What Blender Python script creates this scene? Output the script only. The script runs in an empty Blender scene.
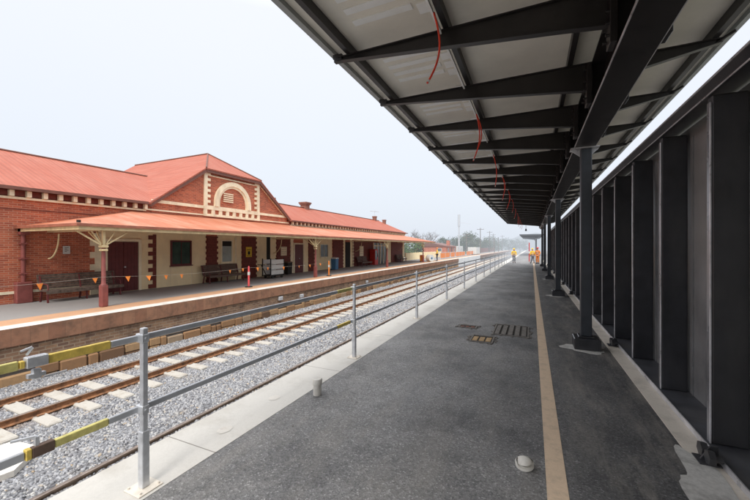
import bpy, math, random
import numpy as np
from mathutils import Vector, Matrix
random.seed(7); rng = np.random.default_rng(11)
R = math.radians
S = bpy.context.scene
COL = S.collection
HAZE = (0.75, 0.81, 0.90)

# ------------------------------------------------------------------ materials
class NT:
    def __init__(s, name):
        s.m = bpy.data.materials.new(name); s.m.use_nodes = True
        s.t = s.m.node_tree; s.t.nodes.clear()
    def n(s, typ, **kw):
        nd = s.t.nodes.new(typ)
        for k, v in kw.items():
            if k.startswith('i_'):
                key = k[2:]
                key = int(key) if key.isdigit() else key.replace('_', ' ')
                nd.inputs[key].default_value = v
            else: setattr(nd, k, v)
        return nd
    def l(s, a, b): s.t.links.new(a, b)
    def math(s, op, a, b=None, clamp=False):
        nd = s.n('ShaderNodeMath', operation=op, use_clamp=clamp)
        for i, v in enumerate((a, b)):
            if v is None: continue
            if isinstance(v, (int, float)): nd.inputs[i].default_value = v
            else: s.l(v, nd.inputs[i])
        return nd.outputs[0]
    def mix(s, fac, a, b, blend='MIX'):
        nd = s.n('ShaderNodeMix', data_type='RGBA', blend_type=blend)
        for sock, v in ((nd.inputs[0], fac), (nd.inputs[6], a), (nd.inputs[7], b)):
            if isinstance(v, (int, float)): sock.default_value = v
            elif isinstance(v, (tuple, list)): sock.default_value = (*v[:3], 1)
            else: s.l(v, sock)
        return nd.outputs[2]
    def ramp(s, fac, stops):
        nd = s.n('ShaderNodeValToRGB'); cr = nd.color_ramp
        while len(cr.elements) < len(stops): cr.elements.new(.5)
        for e, (p, c) in zip(cr.elements, stops):
            e.position = p; e.color = (c, c, c, 1) if isinstance(c, (int, float)) else (*c, 1)
        s.l(fac, nd.inputs[0]); return nd.outputs[0]
    def pos(s): return s.n('ShaderNodeNewGeometry').outputs['Position']
    def noise(s, vec, scale, detail=4, rough=.55):
        nd = s.n('ShaderNodeTexNoise', i_Scale=scale, i_Detail=detail, i_Roughness=rough)
        s.l(vec, nd.inputs['Vector']); return nd.outputs['Fac']
    def scalev(s, vec, sc):
        nd = s.n('ShaderNodeMapping'); nd.inputs['Scale'].default_value = sc
        s.l(vec, nd.inputs['Vector']); return nd.outputs[0]
    def finish(s, color, rough=.7, metal=0, height=None, bump=.3, dist=.02, spec=.4, haze=True):
        b = s.n('ShaderNodeBsdfPrincipled')
        for k, v in (('Base Color', color), ('Roughness', rough), ('Metallic', metal)):
            if isinstance(v, (int, float)): b.inputs[k].default_value = v
            elif isinstance(v, (tuple, list)): b.inputs[k].default_value = (*v[:3], 1)
            else: s.l(v, b.inputs[k])
        b.inputs['Specular IOR Level'].default_value = spec
        if height is not None:
            bp = s.n('ShaderNodeBump', i_Strength=bump, i_Distance=dist)
            s.l(height, bp.inputs['Height']); s.l(bp.outputs[0], b.inputs['Normal'])
        out = s.n('ShaderNodeOutputMaterial')
        if haze:   # mist put into the surfaces: glowing haze colour mixed in with distance
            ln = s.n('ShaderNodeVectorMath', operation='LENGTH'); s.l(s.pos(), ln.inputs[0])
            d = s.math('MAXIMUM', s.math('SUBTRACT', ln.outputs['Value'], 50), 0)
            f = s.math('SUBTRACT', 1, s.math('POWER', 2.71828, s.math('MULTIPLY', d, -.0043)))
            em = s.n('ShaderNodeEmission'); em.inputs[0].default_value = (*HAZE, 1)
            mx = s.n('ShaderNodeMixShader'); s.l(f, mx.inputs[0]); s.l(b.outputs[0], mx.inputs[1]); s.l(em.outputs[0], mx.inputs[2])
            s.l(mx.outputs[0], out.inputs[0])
        else: s.l(b.outputs[0], out.inputs[0])
        return s.m

def mat(name, c, var=.25, scale=3, rough=.7, metal=0, bump=.15, bscale=None, spec=.4, dirt=None, dist=.01):
    t = NT(name); p = t.pos()
    n = t.noise(p, scale, 6, .6)
    lo = tuple(x * (1 - var) for x in c); hi = tuple(min(1, x * (1 + var)) for x in c)
    col = t.mix(t.ramp(n, [(.3, 0), (.7, 1)]), lo, hi)
    if dirt:
        n2 = t.noise(t.scalev(p, (1, 1, .35)), scale * .35, 5, .65)
        col = t.mix(t.math('MULTIPLY', t.ramp(n2, [(.48, 0), (.72, 1)]), .7), col, dirt)
    h = t.noise(p, bscale or scale * 12, 3)
    rr = t.math('ADD', t.math('MULTIPLY', n, .25), rough - .12, True)
    return t.finish(col, rr, metal, h, bump, dist, spec)

def brick_mat(name, c1, c2, mortar, bw=.235, bh=.078, ms=.009, stain=(.08, .04, .03), st=.5, big=.5):
    t = NT(name); p = t.pos(); sp = t.n('ShaderNodeSeparateXYZ'); t.l(p, sp.inputs[0])
    u = t.math('ADD', sp.outputs[0], sp.outputs[1])
    cb = t.n('ShaderNodeCombineXYZ'); t.l(u, cb.inputs[0]); t.l(sp.outputs[2], cb.inputs[1])
    b = t.n('ShaderNodeTexBrick'); b.offset = .5
    t.l(cb.outputs[0], b.inputs['Vector'])
    b.inputs['Color1'].default_value = (*c1, 1); b.inputs['Color2'].default_value = (*c2, 1); b.inputs['Mortar'].default_value = (*mortar, 1)
    b.inputs['Scale'].default_value = 1; b.inputs['Brick Width'].default_value = bw; b.inputs['Row Height'].default_value = bh
    b.inputs['Mortar Size'].default_value = ms; b.inputs['Mortar Smooth'].default_value = .3
    n = t.noise(p, big, 6, .7); n2 = t.noise(p, 9, 3, .6)
    col = t.mix(t.math('MULTIPLY', t.ramp(n, [(.45, 0), (.75, 1)]), st), b.outputs['Color'], stain)
    col = t.mix(t.math('MULTIPLY', n2, .22), col, t.mix(.5, col, (.85, .55, .4)))
    h = t.math('SUBTRACT', t.math('MULTIPLY', n2, .4), b.outputs['Fac'])
    return t.finish(col, .85, 0, h, .4, .01, .25)

def roof_mat(name, c, fade, period=.2):
    t = NT(name); p = t.pos(); sp = t.n('ShaderNodeSeparateXYZ'); t.l(p, sp.inputs[0])
    n = t.noise(t.scalev(p, (.5, 1.4, .5)), .9, 6, .7)
    n2 = t.noise(t.scalev(p, (.25, 3, .25)), 2.2, 4, .6)
    col = t.mix(t.ramp(n, [(.42, 0), (.8, 1)]), c, fade)
    col = t.mix(t.math('MULTIPLY', t.ramp(n2, [(.35, 0), (.7, 1)]), .3), col, tuple(x * .62 for x in c))
    w = t.math('SINE', t.math('MULTIPLY', sp.outputs[1], 2 * math.pi / period))
    col = t.mix(t.math('MULTIPLY', t.ramp(w, [(.0, 0), (.9, 1)]), .22), col, tuple(x * .45 for x in c))
    spots = t.noise(p, 2.6, 8, .8)
    col = t.mix(t.math('MULTIPLY', t.ramp(spots, [(.56, 0), (.68, 1)]), .35), col, (.24, .10, .07))
    lap = t.math('LESS_THAN', t.math('FRACT', t.math('DIVIDE', sp.outputs[0], 2.1)), .02)
    n3 = t.noise(t.scalev(p, (.6, 9, .6)), 1.0, 5, .7)
    col = t.mix(t.math('MULTIPLY', t.ramp(n3, [(.5, 0), (.72, 1)]), .28), col, tuple(x * .7 for x in c))
    col = t.mix(t.math('MULTIPLY', lap, .3), col, tuple(x * .4 for x in c))
    seam = t.math('LESS_THAN', t.math('FRACT', t.math('DIVIDE', sp.outputs[1], .8)), .05)
    col = t.mix(t.math('MULTIPLY', seam, .16), col, tuple(x * .4 for x in c))
    return t.finish(col, .6, 0, w, .25, .015, .25)

def asphalt_mat():
    t = NT('asphalt'); p = t.pos(); sp = t.n('ShaderNodeSeparateXYZ'); t.l(p, sp.inputs[0])
    n = t.noise(p, .55, 8, .68); n1 = t.noise(p, 3.1, 6, .7); f = t.noise(p, 60, 4, .8)
    vo = t.n('ShaderNodeTexVoronoi', i_Scale=75); t.l(p, vo.inputs['Vector'])
    col = t.mix(t.ramp(n, [(.36, 0), (.64, 1)]), (.125, .125, .129), (.28, .277, .275))
    col = t.mix(t.math('MULTIPLY', t.ramp(n1, [(.5, 0), (.75, 1)]), .55), col, (.27, .262, .25))
    sr = t.n('ShaderNodeSeparateColor'); t.l(vo.outputs['Color'], sr.inputs[0])
    spk = t.ramp(sr.outputs[0], [(.0, 0.55), (.5, 1), (.88, 1.2), (1, 2.1)])
    col = t.mix(.8, col, spk, 'MULTIPLY')
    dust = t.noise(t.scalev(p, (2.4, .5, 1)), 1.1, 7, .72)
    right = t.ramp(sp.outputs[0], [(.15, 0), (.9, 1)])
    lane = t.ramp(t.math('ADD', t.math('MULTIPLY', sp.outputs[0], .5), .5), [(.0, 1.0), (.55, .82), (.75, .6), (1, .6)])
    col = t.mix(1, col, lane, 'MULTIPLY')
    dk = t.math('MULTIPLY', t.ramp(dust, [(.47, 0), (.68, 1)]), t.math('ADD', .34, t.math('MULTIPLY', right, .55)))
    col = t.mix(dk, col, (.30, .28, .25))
    dkn = t.noise(p, 1.7, 7, .75)
    col = t.mix(t.math('MULTIPLY', t.ramp(dkn, [(.56, 0), (.7, 1)]), .5), col, (.06, .06, .062))
    crack = t.n('ShaderNodeTexVoronoi', i_Scale=.9, feature='DISTANCE_TO_EDGE'); wv = t.n('ShaderNodeVectorMath', operation='ADD'); nn = t.n('ShaderNodeTexNoise', i_Scale=3, i_Detail=5); t.l(p, nn.inputs['Vector']); t.l(p, wv.inputs[0]); t.l(nn.outputs['Color'], wv.inputs[1]); t.l(wv.outputs[0], crack.inputs['Vector'])
    ck = t.math('MULTIPLY', t.math('LESS_THAN', crack.outputs['Distance'], .006), t.ramp(n, [(.5, 0), (.55, 1)]))
    col = t.mix(t.math('MULTIPLY', ck, .35), col, (.04, .04, .04))
    gr = t.noise(p, 38, 5, .85)
    col = t.mix(t.math('MULTIPLY', t.ramp(gr, [(.58, 0), (.68, 1)]), t.math('ADD', .16, t.math('MULTIPLY', t.ramp(dust, [(.4, 0), (.62, 1)]), .5))), col, (.50, .49, .46))
    gd = t.noise(p, 21, 5, .85)
    col = t.mix(t.math('MULTIPLY', t.ramp(gd, [(.52, 0), (.64, 1)]), .35), col, (.045, .045, .047))
    wet = t.noise(t.scalev(p, (.8, .35, 1)), .9, 4, .5)
    rough = t.ramp(wet, [(.3, .5), (.55, .82)])
    h = t.math('ADD', t.math('MULTIPLY', vo.outputs['Distance'], .9), t.math('MULTIPLY', f, .5))
    return t.finish(col, rough, 0, h, .4, .012, .4)

def concrete_mat(name, c, var=.12, joint=0, dirtc=(.34, .3, .25), dirt=.5, sc=1.2):
    t = NT(name); p = t.pos(); sp = t.n('ShaderNodeSeparateXYZ'); t.l(p, sp.inputs[0])
    n = t.noise(p, sc, 8, .7); n2 = t.noise(p, 30, 4, .7)
    col = t.mix(n2, tuple(x * (1 - var) for x in c), tuple(min(1, x * (1 + var)) for x in c))
    col = t.mix(t.math('MULTIPLY', t.ramp(n, [(.5, 0), (.78, 1)]), dirt), col, dirtc)
    if joint:
        fr = t.math('FRACT', t.math('DIVIDE', sp.outputs[1], joint))
        j = t.math('LESS_THAN', fr, .012 / joint)
        col = t.mix(t.math('MULTIPLY', j, .75), col, (.16, .14, .12))
    return t.finish(col, .8, 0, n2, .25, .01, .3)

def stone_mat(name, stops, rough=.85):
    t = NT(name); g = t.n('ShaderNodeNewGeometry')
    col = t.ramp(g.outputs['Random Per Island'], stops)
    n = t.noise(g.outputs['Position'], 9 if 'sand' in name else 26, 6, .7)
    col = t.mix(t.math('MULTIPLY', t.ramp(n,[(.35,0),(.7,1)]), .65 if 'sand' in name else .45), col, t.mix(.5, col, (.16, .11, .08)))
    if 'ballast' in name:
        sp = t.n('ShaderNodeSeparateXYZ'); t.l(g.outputs['Position'], sp.inputs[0])
        d = t.math('ABSOLUTE', t.math('SUBTRACT', t.math('ABSOLUTE', t.math('ADD', sp.outputs[0], 10.12)), .665))
        big = t.noise(g.outputs['Position'], 1.3, 4, .6)
        f = t.math('MULTIPLY', t.ramp(d, [(.08, 1), (.42, 0)]), t.ramp(big, [(.3, .25), (.7, 1)]))
        col = t.mix(t.math('MULTIPLY', f, .6), col, (.20, .12, .075))
        col = t.mix(t.math('MULTIPLY', t.ramp(big, [(.55, 0), (.75, 1)]), .3), col, (.30, .25, .19))
    return t.finish(col, rough, 0, n, .4, .01, .3)

def leaf_mat(name, c1, c2):
    t = NT(name); g = t.n('ShaderNodeNewGeometry')
    col = t.mix(g.outputs['Random Per Island'], c1, c2)
    n = t.noise(g.outputs['Position'], .6, 3)
    col = t.mix(t.ramp(n, [(.35, 0), (.65, 1)]), t.mix(.55, col, (.01, .012, .008)), col)
    return t.finish(col, .8, 0, None, spec=.2)

def ballast_mat():
    t = NT('ballast_bed'); p = t.pos()
    vo = t.n('ShaderNodeTexVoronoi', i_Scale=24); t.l(p, vo.inputs['Vector'])
    vd = t.n('ShaderNodeTexVoronoi', i_Scale=24, feature='DISTANCE_TO_EDGE'); t.l(p, vd.inputs['Vector'])
    sr = t.n('ShaderNodeSeparateColor'); t.l(vo.outputs['Color'], sr.inputs[0])
    col = t.ramp(sr.outputs[0], [(0, (.10, .103, .115)), (.4, (.21, .22, .245)), (.75, (.30, .31, .34)), (1, (.46, .45, .44))])
    e = t.ramp(vd.outputs['Distance'], [(0, .2), (.18, 1)])
    col = t.mix(1, col, e, 'MULTIPLY')
    big = t.noise(p, .5, 5, .6)
    col = t.mix(t.math('MULTIPLY', t.ramp(big, [(.5, 0), (.75, 1)]), .25), col, (.36, .28, .2))
    return t.finish(col, .85, 0, vd.outputs['Distance'], .8, .04, .3)

def ground_mat():
    t = NT('ground_soil'); p = t.pos(); n = t.noise(p, .07, 8, .65); n2 = t.noise(p, 1.5, 5)
    col = t.mix(t.ramp(n, [(.4, 0), (.6, 1)]), (.09, .11, .05), (.22, .2, .15))
    col = t.mix(t.math('MULTIPLY', n2, .4), col, (.3, .27, .22))
    return t.finish(col, .9, 0, n2, .3, .05)

def rust_mat():
    t = NT('rusty_rail'); p = t.pos(); n = t.noise(p, 7, 6, .7)
    col = t.mix(t.ramp(n, [(.35, 0), (.65, 1)]), (.13, .065, .035), (.40, .19, .09))
    return t.finish(col, .75, 0, n, .3, .006)

M = {}
M['brick'] = brick_mat('red_brick', (.60, .15, .07), (.33, .065, .035), (.55, .30, .20), st=.38, big=.9)
M['brick_dark'] = mat('dark_red_brick_paint', (.17, .04, .028), .3, 8, .7)
M['cream'] = mat('cream_paint', (.95, .80, .50), .05, 3, .6, dirt=(.78, .64, .40))
M['cream_trim'] = mat('cream_trim', (.93, .83, .60), .08, 4, .6, dirt=(.55, .45, .3))
M['ochre_trim'] = mat('aged_cream_trim', (.82, .66, .38), .12, 5, .6, dirt=(.5,.38,.2))
M['maroon'] = mat('maroon_paint', (.13, .028, .028), .2, 4, .5)
M['maroon_post'] = mat('maroon_post_paint', (.24, .07, .06), .2, 4, .55)
M['barge'] = mat('brown_barge_board', (.17, .075, .055), .2, 4, .55)
M['gutter_red'] = mat('red_gutter_paint', (.34, .12, .075), .3, 3, .6)
M['roof'] = roof_mat('terracotta_roof_sheet', (.41, .115, .07), (.48, .18, .125))
M['verandah'] = roof_mat('faded_verandah_sheet', (.50, .165, .085), (.70, .38, .27))
M['chimney'] = mat('sooty_chimney', (.26, .13, .10), .3, 6, .85)
M['dark_glass'] = mat('dark_window_glass', (.022, .05, .03), .4, 2, .2, bump=.02, spec=.6)
M['pale_glass'] = mat('window_blind_glass', (.36, .42, .40), .12, 2, .3, bump=.02)
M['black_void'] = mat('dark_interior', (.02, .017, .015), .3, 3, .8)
M['wood'] = mat('weathered_slat', (.13, .095, .075), .6, 9, .85, bump=.4)
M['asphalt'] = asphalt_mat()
M['opp_asphalt'] = concrete_mat('old_platform_asphalt', (.26, .25, .24), .12, dirtc=(.34, .32, .28), dirt=.4)
M['tan'] = concrete_mat('tan_tactile_paint', (.50, .29, .17), .16, dirtc=(.30, .22, .16), dirt=.75)
M['tan_line'] = concrete_mat('tan_line_paint', (.70, .54, .39), .14, dirtc=(.36, .29, .22), dirt=.75, sc=5)
M['white_paint'] = concrete_mat('white_line_paint', (.64, .61, .56), .12, dirtc=(.38, .31, .24), dirt=.8, sc=2.5)
M['coping'] = concrete_mat('pale_coping_concrete', (.60, .58, .54), .10, 2.4, (.38, .35, .30), .75)
M['kerb'] = concrete_mat('kerb_concrete', (.78, .72, .63), .1, 0, (.3, .27, .23), .6, 2)
M['spill'] = concrete_mat('spilled_grout', (.62, .61, .58), .35, 0, (.22, .21, .20), 1.0, 3)
M['concrete'] = concrete_mat('sleeper_concrete', (.46, .435, .39), .2, 0, (.27, .215, .16), .9, 5)
M['new_concrete'] = concrete_mat('new_wall_concrete', (.74, .75, .74), .06)
M['cap_brick'] = brick_mat('coping_brick', (.25, .115, .07), (.34, .175, .105), (.20, .11, .07), .37, .5, .006, (.11, .065, .045), .95, 2.6)
M['wall_brick'] = brick_mat('grimy_brown_brick', (.16, .095, .07), (.36, .22, .13), (.36, .28, .20), .26, .095, .014, (.07, .045, .035), .9, 2.4)
M['sandstone'] = stone_mat('sandstone_block', [(0, (.14, .08, .05)), (.35, (.34, .19, .095)), (.8, (.46, .29, .15)), (1, (.34, .27, .20))])
M['ballast'] = ballast_mat()
M['ballast_stone'] = stone_mat('ballast_stone', [(0, (.14, .144, .16)), (.35, (.26, .27, .29)), (.72, (.40, .41, .435)), (.95, (.52, .515, .50)), (1, (.46, .36, .25))])
M['ground'] = ground_mat()
M['rust'] = rust_mat()
M['rail_brown'] = mat('brown_grimy_rail', (.26, .19, .14), .3, 9, .8, 0, .3)
M['railhead'] = mat('rail_head_steel', (.30, .25, .22), .3, 6, .4, .6)
M['galv'] = mat('galvanised_steel', (.62, .64, .67), .18, 14, .45, .55, .1)
M['galv_plain'] = mat('aluminium_rail', (.50, .52, .55), .12, 5, .45, .3, .05)
M['yellow_tape'] = mat('yellow_tape', (.74, .55, .12), .25, 18, .5)
M['olive_tape'] = mat('faded_yellow_tape', (.62, .56, .20), .25, 18, .5)
M['brown_sleeve'] = mat('brown_sleeve', (.13, .085, .065), .3, 12, .7)
M['steel_black'] = mat('charcoal_steel_paint', (.034, .035, .041), .35, 2.2, .34, 0, .12, 30, .6, dirt=(.085,.083,.08), dist=.003)
M['steel_plate'] = mat('dusty_base_plate', (.085, .088, .10), .4, 3, .4, 0, .1, 40, .6, dirt=(.16,.15,.135), dist=.003)
M['steel_beam'] = mat('dark_canopy_steel', (.022, .019, .019), .3, 3, .36, 0, .06, 60, .5, dist=.003)
M['steel_column'] = mat('charcoal_column_paint', (.034, .040, .050), .2, 5, .4, 0, .06, 60, .6, dist=.003)
M['steel_edge'] = mat('pale_steel_and_glint', (.62, .62, .64), .35, 3, .3, .2)  # pale steel; also paints the glint on the screen post corners
M['flange'] = mat('post_flange_sheen', (.26, .265, .28), .55, 1.2, .28, .2, .05)  # sheen of the sky on the flange, put into a lighter colour
M['panel'] = mat('grey_screen_panel', (.20, .205, .213), .4, 1.6, .34, 0, .25, 28, .5, dirt=(.33,.32,.30), dist=.004)
M['soffit'] = mat('cream_roof_sheet', (.86, .81, .71), .08, 1.6, .5, 0, .05)
M['soffit_bright'] = mat('pale_tray_and_reflection', (.98, .97, .93), .06, 6, .5)  # pale tray colour; also paints the reflections on the soffit
M['fascia'] = mat('grey_roof_edge', (.40, .42, .42), .08, 2, .5)
M['pvc'] = mat('white_plastic', (.66, .64, .59), .1, 14, .5, dirt=(.35,.31,.26))
M['red_cable'] = mat('red_conduit', (.80, .06, .025), .15, 9, .45)
M['orange'] = mat('fluorescent_orange', (.80, .24, .04), .1, 9, .6)
M['yellow'] = mat('yellow_sign', (.80, .55, .03), .1, 5, .5)
M['hivis_yellow'] = mat('hi_vis_yellow', (.95, .55, .02), .1, 5, .7)
M['red'] = mat('red_paint', (.52, .035, .03), .1, 5, .5)
M['pinkred'] = mat('pink_red_plastic', (.72, .10, .11), .1, 5, .5)
M['blue'] = mat('blue_plastic', (.05, .16, .30), .15, 5, .5)
M['white'] = mat('white_enamel', (.60, .60, .57), .06, 5, .5)
M['rope'] = mat('pale_rope', (.42, .37, .32), .1, 30, .8)
M['skin'] = mat('skin', (.50, .28, .20), .08, 9, .6)
M['grey_cloth'] = mat('grey_trousers', (.20, .21, .24), .15, 8, .85)
M['navy_cloth'] = mat('navy_trousers', (.03, .035, .06), .15, 8, .85)
M['bark'] = mat('tree_bark', (.14, .11, .09), .3, 5, .9, bump=.5)
M['leaf_dark'] = leaf_mat('dark_foliage', (.035, .055, .02), (.08, .11, .04))
M['leaf_olive'] = leaf_mat('olive_foliage', (.035, .06, .02), (.09, .11, .035))
M['leaf_green'] = leaf_mat('green_hedge', (.05, .10, .03), (.12, .18, .06))
M['pit_dark'] = mat('pit_interior', (.04, .035, .03), .5, 20, .9)
M['pit_tan'] = mat('pit_timber', (.40, .27, .14), .35, 12, .8)
M['pit_red'] = mat('pit_red_plastic', (.20, .075, .05), .35, 12, .8)
M['grate'] = mat('dusty_grate', (.17, .155, .14), .4, 16, .75)
M['hill'] = mat('hill_scrub', (.05, .07, .05), .3, .02, .95)
M['fence_red'] = mat('red_brown_fence', (.20, .08, .06), .2, 2, .8)
M['tail_glass'] = mat('grey_glazing', (.12, .15, .16), .3, 3, .2, bump=.02)

# ------------------------------------------------------------------ mesh builder
class MB:
    def __init__(s): s.v = []; s.f = []; s.mi = []; s.sm = []
    def add(s, vs, fs, mi=0, smooth=False):
        o = len(s.v); s.v += [tuple(v) for v in vs]
        for f in fs: s.f.append(tuple(i + o for i in f)); s.mi.append(mi); s.sm.append(smooth)
        return s
    def box(s, x0, x1, y0, y1, z0, z1, mi=0, bev=0):
        if bev:
            b = min(bev, (x1-x0)/2.2, (y1-y0)/2.2, (z1-z0)/2.2)
            vs = []
            for z, zz in ((z0, 1), (z1, -1)):
                for (cx, cy, sx, sy) in ((x0, y0, 1, 1), (x1, y0, -1, 1), (x1, y1, -1, -1), (x0, y1, 1, -1)):
                    vs.append((cx+sx*b, cy+sy*b, z))
                    vs.append((cx+sx*b, cy, z+zz*b)); vs.append((cx, cy+sy*b, z+zz*b))
            # hull through bmesh keeps the chamfer watertight
            import bmesh
            bm = bmesh.new(); bv = [bm.verts.new(v) for v in vs]
            r = bmesh.ops.convex_hull(bm, input=bv); bm.verts.index_update()
            bmesh.ops.dissolve_limit(bm, angle_limit=.02, verts=bm.verts[:], edges=bm.edges[:])
            bm.verts.index_update()
            s.add([v.co[:] for v in bm.verts], [[v.index for v in f.verts] for f in bm.faces], mi); bm.free(); return s
        return s.add([(x0,y0,z0),(x1,y0,z0),(x1,y1,z0),(x0,y1,z0),(x0,y0,z1),(x1,y0,z1),(x1,y1,z1),(x0,y1,z1)],
                     [(0,3,2,1),(4,5,6,7),(0,1,5,4),(1,2,6,5),(2,3,7,6),(3,0,4,7)], mi)
    def prism(s, poly, axis, a, b, mi=0):
        """poly in the two other axes (x: (y,z), y: (x,z), z: (x,y)), extruded from a to b"""
        def P(p, t): return {'x': (t, p[0], p[1]), 'y': (p[0], t, p[1]), 'z': (p[0], p[1], t)}[axis]
        n = len(poly)
        vs = [P(p, a) for p in poly] + [P(p, b) for p in poly]
        fs = [tuple(range(n))[::-1], tuple(range(n, 2*n))] + [(i, (i+1) % n, (i+1) % n + n, i + n) for i in range(n)]
        return s.add(vs, fs, mi)
    def tube(s, pts, r, seg=8, mi=0, smooth=True):
        pts = [Vector(p) for p in pts]; n = len(pts); vs = []; fs = []
        rs = r if isinstance(r, (list, tuple)) else [r] * n
        up = None
        for i, p in enumerate(pts):
            d = (pts[min(i+1, n-1)] - pts[max(i-1, 0)]).normalized()
            if up is None: up = d.orthogonal().normalized()
            up = (up - d * up.dot(d)).normalized(); q = d.cross(up)
            for k in range(seg):
                a = 2*math.pi*k/seg; vs.append(p + (up*math.cos(a) + q*math.sin(a))*rs[i])
        for i in range(n-1):
            for k in range(seg): fs.append((i*seg+k, i*seg+(k+1) % seg, (i+1)*seg+(k+1) % seg, (i+1)*seg+k))
        s.add(vs, fs, mi, smooth)
        s.add(vs[:seg], [tuple(range(seg))[::-1]], mi); s.add(vs[-seg:], [tuple(range(seg))], mi); return s
    def bar(s, p, q, w, h, mi=0):
        p = Vector(p); q = Vector(q); d = (q-p).normalized()
        sd = d.cross(Vector((0,0,1)));  sd = sd.normalized() if sd.length > 1e-4 else Vector((1,0,0)); up = sd.cross(d)
        vs = []
        for c in (p, q):
            for a, b in ((-1,-1),(1,-1),(1,1),(-1,1)): vs.append(c + sd*a*w/2 + up*b*h/2)
        return s.add(vs, [(0,1,2,3)[::-1],(4,5,6,7),(0,1,5,4),(1,2,6,5),(2,3,7,6),(3,0,4,7)], mi)
    def slab(s, poly, th, mi=0):
        """flat polygon (3-D points) thickened downward by th"""
        n = len(poly); lo = [(p[0], p[1], p[2]-th) for p in poly]
        return s.add(list(poly)+lo, [tuple(range(n)), tuple(range(n, 2*n))[::-1]] + [(i, i+n, (i+1) % n + n, (i+1) % n) for i in range(n)], mi)
    def build(s, name, mats, parent=None, origin=None):
        me = bpy.data.meshes.new(name)
        o = Vector(origin) if origin else Vector((0,0,0))
        me.from_pydata([Vector(v)-o for v in s.v], [], s.f)
        mats = mats if isinstance(mats, (list, tuple)) else [mats]
        for m in mats: me.materials.append(M[m])
        me.polygons.foreach_set('material_index', s.mi); me.polygons.foreach_set('use_smooth', s.sm)
        import bmesh
        bm = bmesh.new(); bm.from_mesh(me); bmesh.ops.recalc_face_normals(bm, faces=bm.faces[:]); bm.to_mesh(me); bm.free()
        ob = bpy.data.objects.new(name, me); COL.objects.link(ob)
        if parent:
            ob.parent = parent
            w = Vector((0,0,0)); q = parent
            while q: w += q.location; q = q.parent
            ob.location = o - w
        else: ob.location = o
        return ob

def tag(o, label=None, cat=None, group=None, kind=None):
    for k, v in (('label', label), ('category', cat), ('group', group), ('kind', kind)):
        if v: o[k] = v
    return o
def thing(name, loc, label, cat, group=None):
    o = bpy.data.objects.new(name, None); COL.objects.link(o); o.location = loc; o.empty_display_size = .2
    return tag(o, label, cat, group)
def dup(root, loc, rz=None, **kw):
    r = root.copy(); COL.objects.link(r); r.location = loc
    if rz is not None: r.rotation_euler.z = rz
    for k, v in kw.items(): r[k] = v
    def rec(a, b):
        for ch in a.children:
            c = ch.copy(); COL.objects.link(c); c.parent = b; rec(ch, c)
    rec(root, r); return r

# ------------------------------------------------------------------ the setting
OP = -.05          # opposite platform level
g = MB(); g.add([(-1500,-300,-1.9),(1500,-300,-1.9),(1500,2500,-1.9),(-1500,2500,-1.9)], [(0,1,2,3)]); tag(g.build('ground','ground'), kind='structure')
# near platform (asphalt body)
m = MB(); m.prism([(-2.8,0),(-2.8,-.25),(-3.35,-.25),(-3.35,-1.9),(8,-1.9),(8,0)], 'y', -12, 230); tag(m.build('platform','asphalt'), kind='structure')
# pale coping: overlaid concrete edge
m = MB()
m.prism([(-2.80,.004),(-3.485,.004),(-3.50,-.015),(-3.50,-.22),(-2.803,-.22)], 'y', -12, 230); tag(m.build('platform_coping','coping'), kind='structure')
m = MB(); m.add([(.11,-12,.004),(.27,-12,.004),(.27,120,.004),(.11,120,.004)], [(0,1,2,3)]); tag(m.build('painted_line','tan_line'), kind='structure')
m = MB(); m.box(1.36,1.575,-12,60,-.2,.006); tag(m.build('kerb_strip','kerb'), kind='structure')
# opposite platform
m = MB(); m.box(-40,-12.0,-14,230,-1.9,OP); tag(m.build('opposite_platform','opp_asphalt'), kind='structure')
m = MB(); m.add([(-13.35,-14,OP+.004),(-12.42,-14,OP+.004),(-12.42,230,OP+.004),(-13.35,230,OP+.004)], [(0,1,2,3)]); tag(m.build('tactile_strip','tan'), kind='structure')
m = MB(); m.add([(-12.42,-14,OP+.005),(-11.86,-14,OP+.005),(-11.86,230,OP+.005),(-12.42,230,OP+.005)], [(0,1,2,3)]); tag(m.build('white_edge_line','white_paint'), kind='structure')

pw = thing('platform_wall', (-11.9,0,-1.9), 'old brown brick and sandstone wall below the edge of the opposite platform', 'retaining wall')
m = MB()
def split(y0,y1): return [(y0,62.0),(90.0,y1)]
for a,b in split(-14,230): m.box(-11.995,-11.85,a,b,-.50,OP)
m.build('coping_course','cap_brick',pw)
m = MB()
for a,b in split(-14,230): m.box(-11.998,-11.93,a,b,-1.15,-.503)
m.build('brick_face','wall_brick',pw)
m = MB(); y=-3.0
while y < 62:
    w = random.uniform(.25,.8); h=random.uniform(.40,.5); o=random.uniform(0,.035)
    if random.random()<.3:
        m.box(-11.99,-11.90+o,y,y+w-.03,-1.9,-1.42,bev=.03); m.box(-11.99,-11.895+o,y,y+w-.018,-1.405,-1.16,bev=.02)
    else: m.box(-11.99,-11.89+o,y,y+w-.03,-1.9,-1.18+random.uniform(-.06,0.02),bev=.035)
    y += w
m.build('stone_course','sandstone',pw)
m = MB(); m.box(-11.998,-11.86,62.003,89.997,-1.9,OP); m.build('concrete_panel','new_concrete',pw)
m = MB()
for (yy,zz) in ((14.1,-.62),(15.9,-.72),(24.4,-.7)): m.box(-11.93,-11.80,yy,yy+.28,zz-.14,zz+.05,bev=.02)
m.build('cable_box','galv',pw)

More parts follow.
